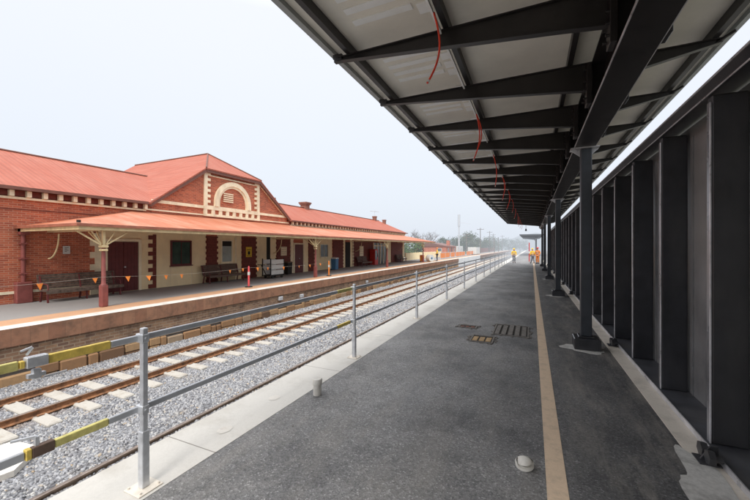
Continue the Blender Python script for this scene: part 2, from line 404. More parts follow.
# ballast
m = MB()
nx=40; ny=150; xs=np.linspace(-11.95,-3.36,nx); ys=np.concatenate([np.linspace(-10,30,100),np.linspace(31,230,50)])
vs=[]; 
for yv in ys:
    for xv in xs:
        z=-1.60
        if -8.5<xv<-6.7: z-= .06*math.sin((xv+8.5)/1.8*math.pi)
        if xv>-6.9: z+=.10
        if xv<-10.93: z+=.10
        vs.append((xv,yv,z+random.uniform(-.012,.012)))
fs=[(j*nx+i,j*nx+i+1,(j+1)*nx+i+1,(j+1)*nx+i) for j in range(ny-1) for i in range(nx-1)]
m.add(vs,fs); tag(m.build('ballast_bed','ballast'), kind='structure')
def stones(N, x0,x1,y0,y1, smin, smax):
    cx = rng.uniform(x0,x1,N); cy = rng.uniform(y0,y1,N)
    base = -1.605 + np.where((cx>-8.5)&(cx<-6.7), -.06*np.sin((cx+8.5)/1.8*np.pi), 0) + np.where(cx>-6.9,.10,0)+np.where(cx<-10.93,.105,0)
    ys_ = (cy+1.2+.3485)%.697-.3485
    keep = ~((np.abs(cx+10.12)<1.30+.12*np.sin(cy*23))&(np.abs(ys_)<.105+.025*np.sin(cy*71+cx*9))&(cx>-10.93)&(rng.random(N)>.05)); cx=cx[keep]; cy=cy[keep]; base=base[keep]; N=len(cx)
    s = rng.uniform(smin,smax,N); cz = base + rng.uniform(-.008,.018,N)
    cube = np.array([(-1,-1,-1),(1,-1,-1),(1,1,-1),(-1,1,-1),(-1,-1,1),(1,-1,1),(1,1,1),(-1,1,1)],float)*.5
    v = cube[None]*rng.uniform(.65,1.25,(N,1,3)) + rng.uniform(-.17,.17,(N,8,3))
    q = rng.normal(size=(N,4)); q/=np.linalg.norm(q,axis=1)[:,None]; w,x,y,z=q.T
    Rm=np.stack([np.stack([1-2*(y*y+z*z),2*(x*y-z*w),2*(x*z+y*w)],-1),np.stack([2*(x*y+z*w),1-2*(x*x+z*z),2*(y*z-x*w)],-1),np.stack([2*(x*z-y*w),2*(y*z+x*w),1-2*(x*x+y*y)],-1)],1)
    v = np.einsum('nij,nkj->nki',Rm,v)*s[:,None,None]+np.stack([cx,cy,cz],-1)[:,None]
    F = np.array([(0,3,2,1),(4,5,6,7),(0,1,5,4),(1,2,6,5),(2,3,7,6),(3,0,4,7)])
    return v, F
def stones_obj(name, parts):
    V=[];Fs=[];off=0
    for v,F in parts:
        N=len(v); V.append(v.reshape(-1,3)); Fs.append((F[None]+(np.arange(N)*8)[:,None,None]+off).reshape(-1,4)); off+=N*8
    V=np.concatenate(V); Fs=np.concatenate(Fs)
    me=bpy.data.meshes.new(name); me.vertices.add(len(V)); me.vertices.foreach_set('co',V.ravel())
    me.loops.add(Fs.size); me.loops.foreach_set('vertex_index',Fs.ravel().astype(np.int32))
    me.polygons.add(len(Fs)); me.polygons.foreach_set('loop_start',(np.arange(len(Fs))*4).astype(np.int32))
    me.update(calc_edges=True); me.validate(); me.materials.append(M['ballast_stone'])
    o=bpy.data.objects.new(name,me); COL.objects.link(o); return o
so = stones_obj('ballast', [stones(95000,-11.88,-5.8,.8,10,.020,.048), stones(45000,-11.88,-5.8,10,26,.03,.06), stones(12000,-11.88,-5.8,26,48,.05,.09)])
tag(so,'loose grey crushed stone ballast between and beside the rails','ballast',kind='stuff')

# sleepers
def sleeper_mesh():
    m = MB(); m.box(-1.40,1.40,-.13,.13,-.2,0,bev=.025)
    for xx in (-.665,.665):
        for sx in (-1,1):
            m.box(xx+sx*.105-.03,xx+sx*.105+.03,-.06,.06,.0,.03,1,bev=.008)
    return m
sl = sleeper_mesh().build('sleeper',['concrete','rust']); sl.location=(-10.12,0,-1.53)
tag(sl,'pale concrete sleeper crossing under the pair of rusty rails','sleeper','concrete sleepers of the far track')
first=True; yy=-1.2; k=0
SL=[]
while yy < 160:
    if first: sl.location.y=yy; first=False
    else:
        c=sl.copy(); COL.objects.link(c); c.location=(-10.12+random.uniform(-.03,.03),yy,-1.53+random.uniform(-.008,.006)); c.rotation_euler.z=random.uniform(-.012,.012)
    yy += .697
# rails
def rail(x, z, label, name='rail', mt='rust'):
    r = thing(name,(x,0,z-.15),label,'rail')
    prof=[(-.07,-.15),(.07,-.15),(.07,-.135),(.012,-.115),(.012,-.045),(.036,-.032),(.036,-.006),(-.036,-.006),(-.036,-.032),(-.012,-.045),(-.012,-.115),(-.07,-.135)]
    MB().prism([(x+a,z+b) for a,b in prof],'y',-10,230).build('rail_body',mt,r)
    MB().prism([(x-.034,z-.006),(x+.034,z-.006),(x+.026,z),(x-.026,z)],'y',-10,230).build('rail_head','railhead',r)
rail(-10.785,-1.40,'rusty steel rail closest to the sandstone wall of the opposite platform')
rail(-9.455,-1.40,'rusty steel rail of the far track on the side toward the railing')
rail(-6.14,-1.40,'brown rail seen just over the edge of the pale concrete coping',mt='rail_brown')
rail(-4.60,-1.40,'steel rail of the near track tucked under the edge of the near platform')
m = MB(); m.add([(-9.0,2.2,-1.55),(-7.7,1.5,-1.55),(-7.35,2.9,-1.55),(-8.35,3.3,-1.55),(-9.0,3.15,-1.55)],[(0,1,2,3,4)])
m = MB(); m.slab([(-8.7,2.0,-1.53),(-7.6,1.7,-1.53),(-7.45,2.6,-1.53),(-7.95,3.1,-1.53),(-8.6,3.0,-1.53)],.1)
tag(m.build('concrete_slab','white_paint'),'flat white concrete slab lying in the ballast at the left edge','slab')

# ------------------------------------------------------------------ station building
WX = -17.1
B = thing('station_building',(WX,20,OP),'long red brick railway station with terracotta roof, arched gable and cream trim','station building')
# body walls
m = MB()
m.box(-26.8,WX,-9,48.0,OP,4.0)
m.build('wall','brick',B)
m = MB(); m.prism([(10.9,4.003),(10.9,4.25),(13.95,6.45),(18.15,6.45),(21.2,4.25),(21.2,4.003)],'x',-17.6,-17.06)
m.prism([(10.9,3.72),(10.9,4.0),(21.2,4.0),(21.2,3.72)],'x',-17.09,-17.06)
m.build('gable_wall','brick',B)
# gable trims
def tr(y0,y1,z0,z1,name='gable_trim',p=.07,x=-17.06,mt='cream_trim'):
    return MB().box(x,x+p,y0,y1,z0,z1).build(name,mt,B)
tr(10.9,13.84,4.20,4.36); tr(18.26,21.2,4.20,4.36); tr(10.6,13.84,3.80,3.87,p=.05); tr(18.26,21.4,3.80,3.87,p=.05)
m = MB()
m.box(-17.06,-16.97,13.85,18.25,4.17,4.40); m.box(-17.06,-16.97,13.85,18.25,3.78,3.92)
n=9
for i in range(n):
    yc=13.95+i*(4.2/(n-1)); m.box(-17.058,-16.98,yc-.11,yc+.11,3.921,4.169)
m.build('dentil_band','cream_trim',B)
for y0,d in ((13.86,1),(18.24,-1)):
    m = MB(); z=4.405; i=0
    while z<6.25:
        w=.42 if i%2 else .22; a,b=sorted((y0,y0+d*w)); m.box(-17.06,-16.98,a,b,z,min(z+.155,6.3)); z+=.157; i+=1
    m.build('gable_quoin','cream_trim',B)
# arch
m = MB(); cy=15.98; zc=4.62; ro=1.43; ri=1.02; N=28
def ring(ro,ri,x0,x1,leg):
    pts=[]
    o=[(cy-ro,leg)]+[(cy-ro*math.cos(math.pi*i/N),zc+ro*math.sin(math.pi*i/N)*.98) for i in range(N+1)]+[(cy+ro,leg)]
    q=[(cy-ri,leg)]+[(cy-ri*math.cos(math.pi*i/N),zc+ri*math.sin(math.pi*i/N)*.98) for i in range(N+1)]+[(cy+ri,leg)]
    for i in range(len(o)-1): m.prism([o[i],o[i+1],q[i+1],q[i]],'x',x0,x1)
ring(1.43,1.16,-17.058,-16.93,4.402); ring(1.158,1.03,-17.058,-16.99,4.402)
m.build('arch','cream_trim',B)
vt=MB().box(-17.06,-17.03,15.2,15.98,4.72,5.32).build('vent','brick',B)
m=MB()
for i in range(5): m.box(-17.028,-16.98,15.22,15.96,4.74+i*.12,4.74+i*.12+.062)
m.build('vent_slat','cream_trim',vt)
# rake trims following the slope (cream) and barge boards (brown)
for s_ in (1,-1):
    f=lambda yy: 16.05+s_*(yy-16.05)
    p=[(f(11.05),4.28),(f(13.9),6.36),(f(13.9),6.24),(f(11.35),4.38)]
    MB().prism(p,'x',-17.058,-17.0).build('rake_trim','cream_trim',B)
    p=[(f(10.55),4.06),(f(13.82),6.46),(f(13.94),6.28),(f(10.75),3.96)]
    MB().prism(p,'x',-16.93,-16.84).build('barge_board','barge',B)
MB().prism([(13.84,6.46),(18.26,6.46),(18.16,6.27),(13.94,6.27)],'x',-16.93,-16.82).build('barge_board','barge',B)
tr(14.2,17.9,6.12,6.19,p=.05)
# roofs
rf = MB()
rf.slab([(-16.8,-9.3,4.16),(-16.8,10.75,4.16),(-22,13.85,6.42),(-22,-9.3,6.42)],.09); rf.slab([(-22,-9.3,6.42),(-22,13.9,6.42),(-27.2,13.9,4.16),(-27.2,-9.3,4.16)],.09)
rf.build('roof','roof',B)
rf = MB()
for s_ in (1,-1):
    f=lambda yy: 16.05+s_*(yy-16.05)
    P=[(-16.83,f(10.65),4.13),(-16.83,f(13.85),6.50),(-19.35,16.05,8.10),(-27,16.05,8.10),(-27,f(10.65),4.13)]
    rf.slab(P if s_>0 else P[::-1],.08)
rf.slab([(-16.80,13.85,6.50),(-16.80,18.25,6.50),(-19.35,16.05,8.10)],.08)
rf.build('gable_roof','roof',B)
rf = MB()
rf.slab([(-16.8,21.4,4.05),(-16.8,48.5,4.05),(-19.95,45.2,5.74),(-19.95,19.2,5.74)],.09)
rf.slab([(-16.8,48.5,4.05),(-23.1,48.5,4.05),(-19.95,45.2,5.74)],.09)
rf.slab([(-23.1,48.5,4.05),(-23.1,19,4.05),(-19.95,19,5.74),(-19.95,45.2,5.74)],.09)
rf.build('roof','roof',B)
m=MB(); m.tube([(-22,-9.3,6.44),(-22,13.9,6.44)],.06,6); m.tube([(-19.95,18.2,5.77),(-19.95,45.2,5.77)],.05,6); m.tube([(-19.35,16.05,8.12),(-27,16.05,8.12)],.05,6)
m.tube([(-19.35,16.05,8.12),(-16.8,13.85,6.53)],.04,6); m.tube([(-19.35,16.05,8.12),(-16.8,18.25,6.53)],.04,6)
m.build('ridge_cap','barge',B)
# gutters
m=MB(); m.box(-16.80,-16.70,-9.3,10.55,4.05,4.17); m.build('gutter','barge',B)
m=MB(); m.box(-16.80,-16.70,21.5,48.55,3.96,4.06); m.build('gutter','barge',B)
# cornice
m=MB(); m.box(-17.10,-17.02,-9,10.6,3.86,4.06); m.build('cornice','brick_dark',B)
m=MB(); m.box(-17.098,-16.98,-9,10.6,3.74,3.82)
y=-8.8
while y<10.5: m.box(-17.018,-16.86,y,y+.13,3.83,4.05); y+=.47
m.build('cornice_bracket','cream_trim',B)
m=MB(); m.box(-17.10,-17.03,21.6,48.0,3.74,3.96); m.build('cornice','brick_dark',B)
m=MB(); m.box(-17.098,-17.0,21.6,48.0,3.66,3.735); y=21.7
while y<47.9: m.box(-17.028,-16.88,y,y+.16,3.75,3.95); y+=.52
m.build('cornice_bracket','cream_trim',B)
MB().box(-17.098,-17.07,-9,9.9,3.37,3.40).build('string_course','brick_dark',B)
# plinth and far-left
m=MB(); m.box(-17.098,-17.05,-9,5.95,.30,.40); m.box(-17.098,-17.05,6.45,8.5,.30,.40); m.build('plinth_band','cream_trim',B)
# cream rendered wall areas
def cream(y0,y1,z0=OP,z1=2.75,p=.02,name='rendered_wall',mt='cream'):
    return MB().box(WX+.002,WX+p,y0,y1,z0,z1).build(name,mt,B)
for a,b in ((8.63,14.06),(14.83,16.70),(18.02,20.04),(23.3,24.0),(24.9,27.8),(29.9,30.3),(31.35,31.8),(41.5,42.6),(47.2,47.9)): cream(a,b)
def quoin(y0,y1,left=True,right=True,mt='brick_dark',t=.1,z1=2.62,hh=.16,x=.055):
    m=MB(); z=OP+.02; i=0
    while z<z1:
        a=y0-(t if (left and i%2==0) else 0); b=y1+(t if (right and i%2==0) else 0)
        m.box(WX+.003,WX+x,a,b,z,min(z+hh-.003,z1)); z+=hh; i+=1
    return m.build('quoin',mt,B)
quoin(8.50,8.75,True,False,'cream_trim',.18,2.6,.26)
quoin(10.98,11.14,True,False,t=.22,hh=.2)
quoin(14.12,14.76); quoin(16.80,17.95); quoin(20.10,21.55,True,True); quoin(24.1,24.8)
quoin(21.66,21.98,True,True,'cream_trim',.05); quoin(28.0,29.8,mt='brick_dark',t=.1); quoin(42.8,47.0,t=.1)
quoin(31.9,32.0,mt='cream_trim'); 
MB().box(WX+.003,WX+.03,32.1,41.4,OP,2.6).build('dark_brick_panel','brick_dark',B)
# main double door
def door(y0,y1,z1,mt='maroon',leaf=2,frame=.12,recess=0):
    fr=MB(); x1=WX+.10
    fr.box(WX+.021,x1,y0-frame,y0-.002,OP,z1+frame); fr.box(WX+.021,x1,y1+.002,y1+frame,OP,z1+frame); fr.box(WX+.021,x1,y0,y1,z1+.002,z1+frame)
    f=fr.build('door_frame','cream_trim',B)
    d=MB(); w=(y1-y0)/leaf
    for i in range(leaf):
        a=y0+i*w+.008; b=y0+(i+1)*w-.008
        d.box(WX+.022,WX+.05,a,b,OP+.02,z1-.01)
        nb=max(3,int((b-a)/.14))
        for k in range(nb): d.box(WX+.0505,WX+.06,a+.02+k*(b-a-.04)/nb,a+.02+(k+1)*(b-a-.04)/nb-.008,OP+.06,z1-.05)
    dd=d.build('door',mt,B)
    MB().tube([(WX+.06,(y0+y1)/2+.06,1.08),(WX+.10,(y0+y1)/2+.06,1.08)],.035,8).build('handle','galv',dd)
door(8.95,10.28,2.25); door(22.12,23.25,2.2,leaf=1); 
def window(y0,y1,z0,z1,glass='dark_glass',frame='cream_trim',bars=True,top=None):
    fr=MB(); x1=WX+.085; t=.07
    fr.box(WX+.021,x1,y0-t,y0,z0-t,z1+t); fr.box(WX+.021,x1,y1,y1+t,z0-t,z1+t); fr.box(WX+.021,x1,y0+.001,y1-.001,z1,z1+t); fr.box(WX+.021,x1+.05,y0-t-.04,y1+t+.04,z0-t-.05,z0-t-.002)
    fr.box(WX+.021,x1,y0+.001,y1-.001,z0-t,z0)
    if bars: fr.box(WX+.045,WX+.06,(y0+y1)/2-.015,(y0+y1)/2+.015,z0+.001,z1-.001)
    f=fr.build('window',frame,B)
    MB().box(WX+.022,WX+.035,y0+.001,y1-.001,z0+.001,z1-.001).build('pane',glass,f)
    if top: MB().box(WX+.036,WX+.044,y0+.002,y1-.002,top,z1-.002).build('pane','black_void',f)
window(11.96,13.02,1.10,2.27,'dark_glass','maroon',True)
window(15.14,15.88,1.10,2.36,'pale_glass','cream_trim',False,2.05)
window(25.8,27.0,1.12,2.2,'tail_glass','cream_trim')
MB().box(WX+.024,WX+.06,16.15,16.25,OP,2.6).build('downpipe','cream_trim',B)
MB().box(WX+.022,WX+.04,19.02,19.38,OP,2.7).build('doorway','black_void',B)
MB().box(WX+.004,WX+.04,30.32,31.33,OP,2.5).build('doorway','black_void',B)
# glazed entry
m=MB(); m.box(WX+.032,WX+.05,36.9,41.3,OP,2.5); ge=m.build('glazed_entry','tail_glass',B)
m=MB()
for yy in (36.9,37.9,38.9,39.9,40.9): m.box(WX+.051,WX+.12,yy,yy+.12,OP,2.5)
m.box(WX+.121,WX+.14,36.9,41.3,2.1,2.2); m.build('frame','cream_trim',ge)
for (y0,y1,z0,z1,mt) in ((33.4,34.3,1.0,2.1,'cream_trim'),(20.5,21.15,1.35,2.02,'cream_trim'),(7.37,7.60,1.72,2.04,'white')):
    p=MB().box(WX+.056,WX+.085,y0,y1,z0,z1).build('notice_board',mt,B)
    mm=MB()
    for k in range(4): mm.box(WX+.0855,WX+.088,y0+.05,y1-.05-(k%2)*.06,z1-.08-k*(z1-z0-.12)/4,z1-.06-k*(z1-z0-.12)/4)
    mm.build('lettering','brown_sleeve',p)
ys_=MB().box(WX+.056,WX+.08,17.05,17.55,1.34,2.0).build('warning_sign','yellow',B)
m=MB(); m.box(WX+.0805,WX+.084,17.12,17.48,1.80,1.84); m.box(WX+.0805,WX+.084,17.2,17.4,1.5,1.72); m.box(WX+.0805,WX+.084,17.12,17.48,1.40,1.43); m.build('lettering','black_void',ys_)
# corner pilaster pipe
m=MB(); m.box(-17.098,-16.85,5.95,6.40,OP,.72,bev=.02); m.tube([(-16.97,6.17,.72),(-16.97,6.17,2.62)],.075,8); m.box(-17.08,-16.85,6.05,6.3,2.45,2.7)
for zz in (1.0,1.55,2.1): m.box(-17.09,-16.88,6.07,6.27,zz,zz+.05)
m.build('downpipe','maroon_post',B)
# window-wall skirting lines
for a in (11.9,13.1): MB().box(WX+.021,WX+.035,a,a+.02,OP,1.0).build('panel_joint','cream_trim',B)
# chimneys
def chimney(x,y,w,z0,z1,flare=True):
    m=MB(); m.box(x-w/2,x+w/2,y-w/2,y+w/2,z0,z1-.14)
    if flare: m.box(x-w*.62,x+w*.62,y-w*.62,y+w*.62,z1-.26,z1-.141); m.box(x-w*.72,x+w*.72,y-w*.72,y+w*.72,z1-.139,z1)
    else: m.box(x-w*.6,x+w*.6,y-w*.6,y+w*.6,z1-.139,z1)
    c=m.build('chimney','chimney',B); return c
c1=chimney(-20,27.6,.62,5.3,6.32); chimney(-20.2,23.0,.5,5.4,6.2,False); c3=chimney(-19.95,43.7,.45,5.3,6.28,False); chimney(-19.3,45.6,.4,4.9,5.9,False)
m=MB(); m.tube([(-19.95,43.7,6.28),(-19.95,43.7,7.0)],.02,6)
m.bar((-20.3,43.0,6.95),(-19.7,44.6,6.95),.03,.03)
for k in range(5):
    q=k/4; m.bar((-20.25+.5*q-.25,43.15+1.2*q+.15,6.97),(-20.25+.5*q+.25,43.15+1.2*q-.15,6.97),.015,.015)
m.build('antenna','galv',c3)
# ---- verandah
VF=-13.05; VL=6.05; VR=50.3
m=MB()
m.slab([(VF,VL,2.76),(VF,VR,2.76),(WX,46.4,3.70),(WX,10.1,3.70)],.05)
m.slab([(VF,VL,2.76),(WX,10.1,3.70),(WX,VL,2.76)],.05)
m.slab([(VF,VR,2.76),(WX-3,VR,2.76),(WX-3,48.02,3.30),(WX,46.4,3.70)],.05)
m.build('verandah_roof','verandah',B)
m=MB(); m.box(VF,VF+.09,VL-.09,VR,2.67,2.76); m.box(WX,VF+.0,VL-.09,VL,2.67,2.76); m.build('verandah_gutter','gutter_red',B)
m=MB(); m.box(VF-.06,VF-.002,VL,VR,2.56,2.68); m.box(WX,VF-.061,VL,VL+.055,2.56,2.68); m.build('fascia','ochre_trim',B)
MB().tube([(VF,VL,2.78),(VF,VL,2.86)],.06,8).build('finial','black_void',B)
m=MB(); y=VL+4.6
while y<46: m.bar((WX+.05,y,3.60),(VF-.07,y,2.665),.05,.09); y+=1.27
m.build('rafter','cream',B)
for i,yc in enumerate((6.9,19.6,32.3,45.0)):
    x=-13.35
    c=MB()
    c.box(x-.105,x+.105,yc-.105,yc+.105,OP,.70,bev=.03); c.tube([(x,yc,.70),(x,yc,.76),(x,yc,2.0)],[.105,.068,.058],12)
    cc=c.build('verandah_column','maroon_post',B,origin=(x,yc,OP))
    c=MB(); c.box(x-.11,x+.11,yc-.11,yc+.11,1.98,2.06,bev=.02); c.box(x-.04,x+.04,yc-.04,yc+.04,2.06,2.55); c.box(x-.1,x+.1,yc-.1,yc+.1,1.86,1.93,bev=.02)
    c.build('capital','ochre_trim',cc)
    c=MB()
    for (dx,dy) in ((0,1),(0,-1),(-1,0)):
        L=.78 if dy else .9
        c.bar((x+dx*.08,yc+dy*.08,2.07),(x+dx*L,yc+dy*L,2.53),.035,.045)
        c.bar((x+dx*.08,yc+dy*.08,2.10),(x+dx*L*.45,yc+dy*L*.45,2.53),.03,.035)
    c.build('bracket','ochre_trim',cc)
    MB().box(WX+.1,x-.1,yc-.04,yc+.04,2.56,2.64).build('cross_beam','cream',B)
    pts=[(WX+.12,yc+.0,1.55)]+[(WX+.12+.75*math.sin(a),yc,1.55+.95*(1-math.cos(a))) for a in [j*math.pi/2/8 for j in range(1,9)]]
    MB().tube(pts,.028,6).build('wall_bracket','ochre_trim',B)

# ------------------------------------------------------------------ benches
def bench(x,y,L,label,wood='wood'):
    b=thing('station_bench',(x,y,OP),label,'bench','benches along the station wall')
    m=MB()
    for i in range(5): m.box(x-.24+i*.115,x-.24+i*.115+.10,y-L/2,y+L/2,OP+.42,OP+.45)
    m.box(x+.325,x+.345,y-L/2,y+L/2,OP+.33,OP+.45)
    m.build('seat',wood,b)
    m=MB()
    for i in range(6): 
        z=OP+.47+i*.092; xx=x-.25-i*.026; m.box(xx-.03,xx,y-L/2,y+L/2,z,z+.084)
    m.build('backrest',wood,b)
    for s_ in (-1,0,1):
        yy=y+s_*(L/2-.08); m=MB()
        m.bar((x+.24,yy,OP),(x+.20,yy,OP+.42),.05,.05); m.bar((x-.30,yy,OP),(x-.20,yy,OP+.42),.05,.05); m.bar((x-.22,yy,OP+.405),(x+.3,yy,OP+.405),.045,.03)
        m.bar((x-.21,yy,OP+.40),(x-.38,yy,OP+.97),.045,.045)
        if s_: m.tube([(x-.28,yy,OP+.66),(x+.05,yy,OP+.68),(x+.24,yy,OP+.64),(x+.25,yy,OP+.44)],.022,6)
        m.build('end_frame','maroon',b)
    return b
bench(-16.35,7.75,2.6,'long weathered slatted bench against the bare brick wall left of the maroon double door')
bench(-16.5,14.85,2.6,'dark slatted bench between the green window and the yellow sign','brown_sleeve')
bench(-16.5,33.6,2.4,'dark slatted bench beside the red vending machine','brown_sleeve')
bench(-16.4,45.0,2.4,'slatted bench nearest the far end of the verandah','wood')

# bunting rope with flags between posts
bt=thing('flag_bunting',(-13.3,6.0,OP),'rope of small orange triangular flags strung across the opposite platform','bunting')
an=[(-1.0,.95),(6.9,.92),(13.3,.88),(20.9,.86)]
m=MB()
def rope_z(y):
    for (a,za),(b,zb) in zip(an,an[1:]):
        if a<=y<=b:
            q=(y-a)/(b-a); return OP+za+(zb-za)*q-.10*4*q*(1-q)+.12
    return OP+.9
m.tube([(-13.18,y,rope_z(y)) for y in np.linspace(-1,20.9,60)],.0035,5); m.build('rope','rope',bt)
for y in (5.07,6.48,7.49,8.22,8.92,9.59,12.1,12.9,13.9,14.7,16.0,17.5,18.6,19.8):
    z=rope_z(y); m=MB(); h=random.uniform(.17,.21); w=.17; t=random.uniform(-.05,.05)
    m.add([(-13.17,y,z),(-13.17+t,y+w,z+.0),(-13.15+t,y+w*.55,z-h),(-13.175,y,z),(-13.175+t,y+w,z),(-13.155+t,y+w*.55,z-h)],[(0,1,2),(5,4,3)]); m.build('flag','orange',bt)
# delineator bollards
def bollard(x,y,mt,label):
    b=thing('delineator_post',(x,y,OP),label,'bollard','delineator posts on the opposite platform')
    m=MB(); m.tube([(x,y,OP+.05),(x,y,OP+.95),(x,y,OP+1.03),(x,y,OP+1.08)],[.05,.045,.04,.02],12); m.build('post',mt,b)
    MB().tube([(x,y,OP+.62),(x,y,OP+.78)],.063,12).build('reflective_band','white',b)
    m=MB(); m.tube([(x,y,OP),(x,y,OP+.05)],[.2,.16],12); m.build('base','black_void',b)
bollard(-13.15,13.35,'pinkred','pink red delineator post with white band in front of the yellow sign')
bollard(-13.1,20.9,'orange','orange delineator post near the blue bin')

# luggage trolley
t_=thing('luggage_trolley',(-15.8,17.95,OP),'trolley with white slatted sides and black frame parked under the verandah','trolley')
m=MB()
for i in range(3): m.box(-15.30,-15.27,17.45,18.65,OP+.25+i*.34,OP+.25+i*.34+.29)
m.build('side_panel','white',t_); m=MB()
for i in range(3): m.box(-15.95,-15.92,17.45,18.65,OP+.25+i*.34,OP+.25+i*.34+.29)
m.build('side_panel','white',t_)
m=MB()
for yy in (17.4,18.68): 
    for xx in (-15.96,-15.28): m.bar((xx,yy,OP+.15),(xx,yy,OP+1.3),.05,.05)
m.box(-15.98,-15.25,17.35,18.72,OP+.17,OP+.23); m.bar((-15.6,16.9,OP+.9),(-15.6,17.37,OP+.2),.04,.04); m.bar((-15.9,16.9,OP+.92),(-15.3,16.9,OP+.92),.04,.04)
m.build('frame','black_void',t_)
for yy in (17.6,18.5):
    for xx in (-15.9,-15.3):
        m=MB(); m.tube([(xx-.03,yy,OP+.1),(xx+.03,yy,OP+.1)],.1,12); m.build('wheel','black_void',t_)
def bin_(x,y,body,lid,label,h=1.0,w=.5,name='wheelie_bin'):
    b=thing(name,(x,y,OP),label,'bin')
    m=MB(); m.prism([(x-w*.42,OP+.06),(x+w*.42,OP+.06),(x+w*.5,OP+h*.88),(x-w*.5,OP+h*.88)],'y',y-w/2,y+w/2); m.build('body',body,b)
    m=MB(); m.prism([(x-w*.56,OP+h*.88),(x+w*.54,OP+h*.88),(x+w*.5,OP+h*.95),(x-w*.3,OP+h)],'y',y-w*.53,y+w*.53); m.build('lid',lid,b)
    for yy in (y-w*.42,y+w*.42): MB().tube([(x-w*.4,yy-.03,OP+.08),(x-w*.4,yy+.03,OP+.08)],.08,10).build('wheel','black_void',b)
bin_(-16.0,26.5,'blue','white','blue bin with a white lid standing by the window past the second verandah post',1.15)
bin_(-16.5,20.6,'black_void','brown_sleeve','black bin in front of the brick pier beside the trolley',1.0)
bin_(-13.9,46.3,'orange','red','orange bin by the last verandah post',.95)
# vending machine
v_=thing('vending_machine',(-16.6,36.2,OP),'tall red vending machine against the station wall','vending machine')
MB().box(-16.98,-16.3,35.8,36.7,OP,OP+1.8,bev=.02).build('cabinet','red',v_)
MB().box(-16.299,-16.285,35.86,36.4,OP+.6,OP+1.65).build('display_window','tail_glass',v_)
MB().box(-16.299,-16.285,36.45,36.62,OP+.9,OP+1.3).build('coin_panel','black_void',v_)

# white water tank / spool past the verandah
w_=thing('storage_drum',(-12.95,48.0,OP),'white round drum with blue mark at the end of the verandah','drum')
m=MB(); m.tube([(-13.2,47.0,OP+.5),(-12.6,46.6,OP+.5)],.48,20,smooth=False); m.build('drum_body','white',w_)
m=MB(); m.tube([(-12.6,46.6,OP+.5),(-12.58,46.585,OP+.5)],.14,16); m.build('hub','blue',w_)

# ------------------------------------------------------------------ near platform railing
RX=-2.93
rl=thing('platform_railing',(RX,0,0),'grey two rail temporary railing with yellow taped sections along the pale coping','railing')
def post(y):
    m=MB(); m.box(RX-.0225,RX+.0225,y-.0225,y+.0225,.02,1.33,bev=.005); m.box(RX-.031,RX+.031,y-.031,y+.031,.015,.48,bev=.006)
    p=m.build('post','galv',rl,origin=(RX,y,0))
    m=MB(); m.box(RX-.10,RX+.10,y-.10,y+.10,.005,.015,bev=.003)
    for a in (-.075,.075):
        for b in (-.075,.075): m.tube([(RX+a,y+b,.014),(RX+a,y+b,.03)],.009,6)
    m.build('base_plate','kerb',p)
    for zz in (.655,1.245):
        m=MB(); m.box(RX-.065,RX+.027,y-.030,y+.030,zz-.036,zz+.036,bev=.006); m.tube([(RX+.025,y,zz),(RX+.04,y,zz)],.010,6)
        m.build('clamp','galv',p)
    return p
PY=[1.81+3.72*i for i in range(-2,17)]
p0=post(PY[0])
for y in PY[1:]:
    c=p0.copy(); COL.objects.link(c); c.parent=rl; c.location=(p0.location.x,y,p0.location.z)
    for ch in p0.children:
        d=ch.copy(); COL.objects.link(d); d.parent=c
def railseg(y0,y1,z,mt,hh=.048,w=.030,name='rail',x=RX-.045):
    MB().box(x-w/2,x+w/2,y0,y1,z-hh/2,z+hh/2,bev=.004).build(name,mt,rl)
END=PY[-1]
# top rail
railseg(PY[0],1.055,1.245,'olive_tape',.058); railseg(1.06,1.085,1.245,'yellow_tape')
railseg(1.09,1.20,1.25,'galv',.07,.055,'coupling')
railseg(1.205,1.58,1.245,'yellow_tape',.060,.034,'taped_rail')
railseg(1.585,5.0,1.245,'galv_plain'); railseg(5.005,5.5,1.245,'olive_tape',.054,.034,'taped_rail'); railseg(5.505,END,1.245,'galv_plain')
m=MB(); m.box(RX-.06,RX-.03,1.12,1.17,1.13,1.20,bev=.008); m.box(RX-.062,RX-.028,1.10,1.19,1.145,1.17); m.build('coupling_tag','galv',rl)
m=MB(); m.bar((RX-.05,1.19,1.13),(RX-.02,1.30,1.14),.012,.012); m.build('pin','galv',rl); m=MB(); m.bar((RX-.05,1.10,1.30),(RX-.03,1.12,1.345),.012,.012); m.bar((RX-.05,1.07,1.33),(RX-.03,1.12,1.35),.02,.01); m.build('pin','galv',rl)
# lower rail
def yat(u,X,f=345.,c=.90992,s=.41478):
    x=(u-375)/f; return X/(-s+c*x)*(c+s*x)
X_=RX-.045
railseg(PY[0],yat(24,X_),.655,'galv_plain',.055); 
a,b=yat(25,X_),yat(54,X_)
railseg(a,a+.03,.655,'yellow_tape',.070,.044,'sleeve_end'); railseg(a+.031,b,.655,'brown_sleeve',.070,.044,'sleeve'); railseg(b+.002,yat(108,X_),.655,'olive_tape',.054,.034,'taped_rail'); railseg(yat(108,X_)+.003,5.0,.655,'galv_plain')
railseg(5.003,5.45,.655,'yellow_tape',.054,.034,'taped_rail'); railseg(5.453,END,.655,'galv_plain')
m=MB(); m.bar((X_,a+.06,.69),(X_,a+.06,.75),.02,.02); m.bar((X_,a+.06,.75),(X_-.05,a-.05,.755),.014,.014); m.build('pin','galv',rl)

